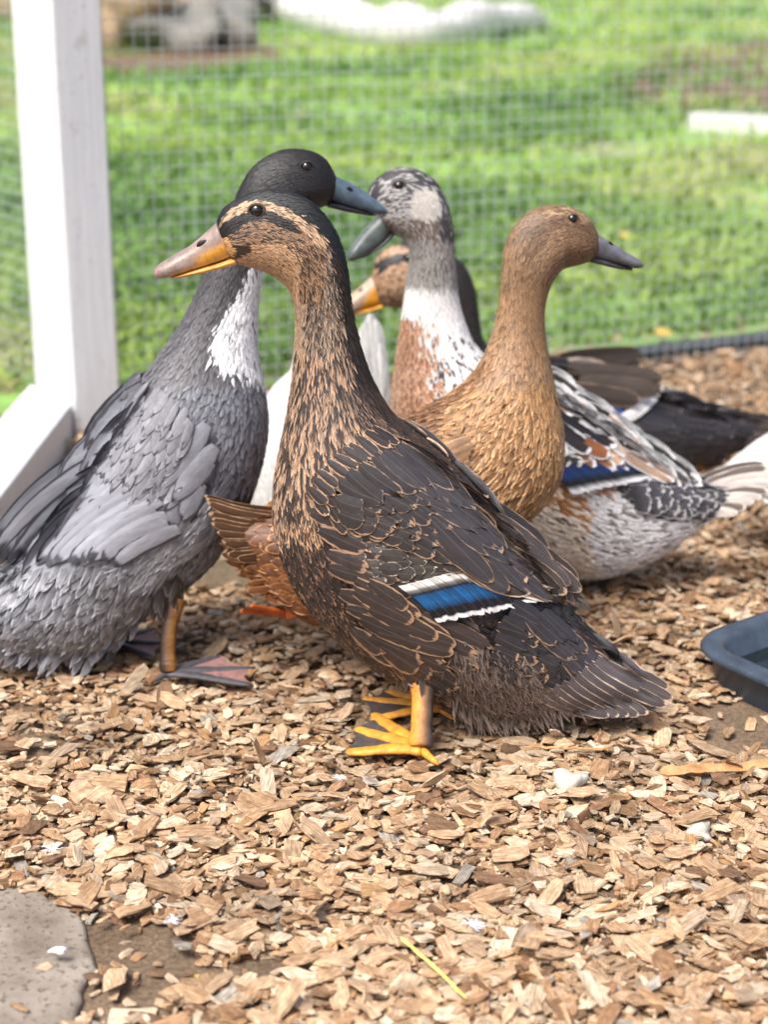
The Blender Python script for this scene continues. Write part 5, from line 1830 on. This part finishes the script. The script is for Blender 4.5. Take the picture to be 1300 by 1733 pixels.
def chip_shape(L, W, T, n):
    """n chips at once: slabs with ragged ends and a slight curl; 16 vertices, 14 quads each, local coordinates"""
    xs = np.array([-.5, -.18, .17, .5])
    V = np.zeros((n, 4, 4, 3))
    taper = np.stack([rng.uniform(.45, 1.05, n), rng.uniform(.85, 1.1, n), rng.uniform(.85, 1.1, n), rng.uniform(.4, 1.05, n)], 1)
    skew = rng.normal(0, .22, (n, 1)) * np.array([[1, .4, -.4, -1]])
    curl = rng.normal(0, .10, n)
    for i_ in range(4):
        for j_, (sy, sz) in enumerate(((-1, -1), (1, -1), (1, 1), (-1, 1))):
            V[:, i_, j_, 0] = L * (xs[i_] + (rng.normal(0, .07, n) if i_ in (0, 3) else rng.normal(0, .02, n)))
            V[:, i_, j_, 1] = W * (sy * .5 * taper[:, i_] + skew[:, i_]) + rng.normal(0, .05, n) * W
            V[:, i_, j_, 2] = T * (sz * .5 * np.where(i_ in (0, 3), rng.uniform(.35, 1, n), 1)) + curl * L * (xs[i_] ** 2 - .08) + rng.normal(0, .09, n) * T
    q = []
    for i_ in range(3):
        for j_ in range(4):
            k_ = (j_ + 1) % 4
            q.append((i_ * 4 + j_, (i_ + 1) * 4 + j_, (i_ + 1) * 4 + k_, i_ * 4 + k_))
    q += [(0, 1, 2, 3), (15, 14, 13, 12)]
    return V.reshape(n, 16, 3), np.array(q)


def rot(az, tx, ty):
    ca, sa, cx, sx, cy, sy = np.cos(az), np.sin(az), np.cos(tx), np.sin(tx), np.cos(ty), np.sin(ty)
    n = len(az)
    Rz = np.zeros((n, 3, 3)); Rz[:, 0, 0] = ca; Rz[:, 0, 1] = -sa; Rz[:, 1, 0] = sa; Rz[:, 1, 1] = ca; Rz[:, 2, 2] = 1
    Rx = np.zeros((n, 3, 3)); Rx[:, 0, 0] = 1; Rx[:, 1, 1] = cx; Rx[:, 1, 2] = -sx; Rx[:, 2, 1] = sx; Rx[:, 2, 2] = cx
    Ry = np.zeros((n, 3, 3)); Ry[:, 1, 1] = 1; Ry[:, 0, 0] = cy; Ry[:, 0, 2] = sy; Ry[:, 2, 0] = -sy; Ry[:, 2, 2] = cy
    return Rz @ Rx @ Ry


def proj(p):
    d = p - np.array([0, 0, CAMH])
    f_ = d[:, 1] * CP - d[:, 2] * SP
    u_ = d[:, 1] * SP + d[:, 2] * CP
    return 650 + FPX * d[:, 0] / f_, 866.5 - FPX * u_ / f_


def free(px, py, feet=True):
    ok = np.ones(len(px), bool)
    for poly, pr in BARE: ok &= ~(inpoly(px, py, poly) & (rng.uniform(size=len(px)) < pr))
    ok &= ~(inpoly(px, py, pv) & (rng.uniform(size=len(px)) < .985))
    if feet:
        for poly in KEEP_OUT: ok &= ~inpoly(px, py, poly)
    return ok


def dims(n, big=1.0):
    L = np.exp(rng.normal(math.log(.0084), .50, n)) * big
    W = L * rng.uniform(.25, .85, n)
    T = rng.uniform(.0008, .0022, n) * np.sqrt(big)
    return np.clip(L, .0028, .028), np.clip(W, .002, .014), T


def chips():
    # area-uniform near the viewer, thinner further back
    N = 58000
    y = .80 + (2.9 - .80) * rng.uniform(0, 1, N) ** 1.6
    x = rng.uniform(-1, 1, N) * (.25 * y + .10)
    ok = ~behind_fence(x, y, -.02 + .35 * rng.uniform(size=N) ** 3)
    p = np.stack([x, y, np.zeros(N)], 1)
    px, py = proj(p)
    ok &= free(px, py, False)
    ok &= ~((x < -.385) & (y > 1.0) & (x > -.52))
    x, y, px, py = x[ok], y[ok], px[ok], py[ok]
    n = len(x)
    L, W, T = dims(n)
    V, q = chip_shape(L, W, T, n)
    tilt = np.where(rng.uniform(size=n) < .07, .5, .13)
    Rm = rot(rng.uniform(0, 2 * np.pi, n), rng.normal(0, 1, n) * tilt, rng.normal(0, 1, n) * tilt)
    X = np.einsum('nij,nkj->nki', Rm, V)
    zmin = X[..., 2].min(1)
    lay = rng.uniform(0, 1, n) ** 1.3 * .0105
    for poly in KEEP_OUT: lay = np.where(inpoly(px, py, poly), lay * .45, lay)
    X[..., 0] += x[:, None]; X[..., 1] += y[:, None]
    X[..., 2] += (lay - zmin - .001)[:, None]
    c = np.array(CH)[rng.choice(len(CH), n, p=CHP / CHP.sum())] * rng.uniform(.7, 1.12, (n, 1))
    damp = np.sin(x * 14 + 2 * np.sin(y * 9)) * np.sin(y * 17 + 2 * np.sin(x * 11 + 1)) + .6 * np.sin(x * 41 + y * 23) * np.sin(y * 37 - x * 19)
    c = c * (1 - .3 * np.clip(damp - .15, 0, 1))[:, None]
    fv = V + rng.uniform(0, 10, (n, 1, 3))
    Q = (np.arange(n) * 16)[:, None, None] + q[None]
    cc = np.repeat(np.concatenate([c, np.ones((n, 1))], 1), 16, 0)
    o = link('wood_chips', mesh_from('wood_chips', X.reshape(-1, 3), Q.reshape(-1, 4), None, {'cc': cc, 'fv': fv.reshape(-1, 3)}, False), M['chip'], None, 'stuff')
    tag(o, 'thick bed of tan wood chips covering the pen floor', 'wood chips')
    # the chips that show largest: things of their own, lying on top
    NV = 64
    L, W, T = dims(NV, 1.4)
    V, q = chip_shape(L, W, T, NV)
    CN = ('tan', 'light brown', 'pale', 'brown', 'sandy', 'cream', 'reddish brown', 'dull tan', 'dark brown', 'golden', 'greyish')
    meshes = []
    for k in range(NV):
        ci = rng.choice(len(CH), p=CHP / CHP.sum())
        c = CH[ci] * rng.uniform(.82, 1.08)
        me_ = mesh_from('wood_chip', V[k], q, None, {'cc': np.tile(np.append(c, 1), (16, 1)), 'fv': V[k] + rng.uniform(0, 10, (1, 3))}, False)
        me_.materials.append(M['chip'])
        sz = 'small' if L[k] < .010 else ('large' if L[k] > .016 else 'medium')
        sh = 'narrow' if W[k] / L[k] < .42 else ('squarish' if W[k] / L[k] > .68 else 'oblong')
        meshes.append((me_, V[k], f'{sz} {sh} {CN[ci]}'))
    MARKS = [((60, 1600), 'beside the paving stone'), ((230, 1640), 'around the bare soil by the paving stone'), ((735, 1640), 'near the yellow straw'), ((966, 1332), 'near the whitish pebble'),
             ((1210, 1305), 'near the long split stick'), ((650, 1280), 'in front of the orange feet'), ((1185, 1418), 'near the small pale stone'), ((300, 1330), 'in front of the grey duck'),
             ((88, 1440), 'near a wisp of down behind the paving stone'), ((450, 1660), 'between the paving stone and the straw'), ((1050, 1640), 'on the open chip bed beyond the straw'), ((500, 1480), 'on the open chip bed before the orange feet')]
    mp_ = np.array([m_[0] for m_ in MARKS], float)
    feet = [[(540, 1180), (600, 1150), (790, 1170), (800, 1330), (560, 1330)]]
    cnt = tries = 0
    while cnt < 300 and tries < 5000:
        tries += 1
        px_, py_ = rng.uniform(0, 1300), 1320 + 410 * rng.uniform() ** .8
        a1, a2 = np.array([px_]), np.array([py_])
        if not free(a1, a2)[0] or inpoly(a1, a2, feet[0])[0]: continue
        g_ = ground(px_, py_)
        me_, v_, desc = meshes[rng.integers(NV)]
        o = link('wood_chip', me_)
        ez, ex, ey = rng.uniform(0, 6.28), rng.normal(0, .16), rng.normal(0, .16)
        R_ = rot(np.array([ez]), np.array([ex]), np.array([ey]))[0]
        zz = (v_ @ R_.T)[:, 2].min()
        bare = any(inpoly(a1, a2, b_)[0] for b_, _ in BARE)
        o.location = (g_[0], g_[1], (.0005 if bare else .0078 + .002 * rng.uniform()) - zz)
        o.rotation_euler = Matrix(R_.tolist()).to_euler()
        where = MARKS[int(np.argmin(np.hypot(mp_[:, 0] - px_, mp_[:, 1] - py_)))][1]
        tag(o, f'{desc} wood chip lying {where}', 'wood chip', 'large loose wood chips on the pen floor')
        cnt += 1


chips()

# ------------------------------------------------------------------ small things on the floor
lumpy('pebble', gpt(966, 1332, .008), .0105, M['pebble'], 21, 'whitish knobbly pebble on the wood chips behind the mottled duck\'s feet', 'pebble', (1.15, .9, .8), 4, .28)
lumpy('stone', gpt(1185, 1418, .006), .008, M['pebble'], 22, 'small pale stone half sunk in the wood chips', 'stone', (1.2, .9, .6), 2, .3)


def stick(name, pix, r, mat, label, cat, z=.013, nseg=7, flat=.7, wob=.0008):
    P_ = np.array([ground(a, b, z) for a, b in pix])
    P_ = catmull(P_, np.linspace(0, len(P_) - 1, 16))
    P_ += rng.normal(0, wob, P_.shape)
    rr = r * np.interp(np.linspace(0, 1, 16), [0, .08, .9, 1], [.45, 1, .85, .35]) * rng.uniform(.85, 1.15, 16)
    V, Q, T, t = tube(P_, rr, nseg, flat)
    return tag(link(name, mesh_from(name, V, Q, T, None, False), mat), label, cat)


stick('split_stick', [(1118, 1306), (1180, 1302), (1240, 1299), (1330, 1292)], .0062, M['bark'], 'long split piece of wood lying across the chips near the bare soil', 'stick', .013, 6, .6, .0003)
stick('straw', [(678, 1587), (715, 1618), (745, 1645), (790, 1690)], .0015, M['straw'], 'yellow green straw lying diagonally on the wood chips', 'straw', .0155, 6, .6, .0002)
stick('twig', [(895, 1262), (960, 1266), (1030, 1268)], .0016, M['bark'], 'thin twig lying under the mottled duck\'s tail', 'twig', .014, 6)
stick('twig', [(330, 1650), (350, 1672), (380, 1690)], .0010, M['straw'], 'thin dry stem on the bare soil beside the paving stone', 'twig', .004, 6)


def leaf(pix, size, az, label):
    g_ = ground(*pix)
    n = 9
    V, T = [], []
    for k in range(n):
        t = k / (n - 1)
        w = math.sin(math.pi * t) ** .8 * .34
        for s in (-1, 0, 1):
            V.append(((t - .5) * size, s * w * size, .10 * size * abs(s) * w * 3 + .1 * size * (t - .5) ** 2))
    Q = [(k * 3 + c, k * 3 + c + 1, k * 3 + c + 4, k * 3 + c + 3) for k in range(n - 1) for c in range(2)]
    o = link('fallen_leaf', mesh_from('fallen_leaf', V, Q), M['leaf'])
    o.location = (g_[0], g_[1], .022)
    o.rotation_euler = (.25, .1, az)
    tag(o, label, 'leaf')


leaf((1122, 588), .035, .4, 'yellow fallen leaf on the grass just beyond the dark pipe')
leaf((1062, 420), .06, 1.2, 'large ochre fallen leaf in the grass near the tan duck\'s bill')
leaf((1205, 460), .05, 2.2, 'pale fallen leaf on a bare spot of the lawn')


def down(pix, size, label, z=.0135):
    g_ = ground(pix[0], pix[1], z)
    acc_ = Acc()
    for k in range(26):
        az = rng.uniform(0, 2 * np.pi)
        L = size * rng.uniform(.5, 1)
        P_ = np.array([(L * t * math.cos(az + .5 * t), L * t * math.sin(az + .5 * t), size * .35 * math.sin(t * 2.2) * rng.uniform(.3, 1)) for t in (0, .35, .7, 1)])
        V, Q, T, t = tube(P_, np.array([.0004, .0004, .0003, .0001]), 4)
        acc_.add(V, Q, T)
    o = link('down_feather', acc_.mesh('down_feather'), M['down'])
    o.location = tuple(g_)
    tag(o, label, 'feather')


down((800, 1568), .010, 'wisp of white down caught among chips beside the straw')
down((88, 1440), .010, 'wisp of white down on the chips above the paving stone')
down((290, 1560), .008, 'wisp of white down at the edge of the bare soil patch')
down((575, 1318), .007, 'wisp of white down on the chips below the orange feet')
lumpy('white_crumb', gpt(97, 1613, .013), .0035, M['down'], 31, 'tiny white crumb lying on the paving stone', 'crumb', (1.5, .8, .6), 2, .3)
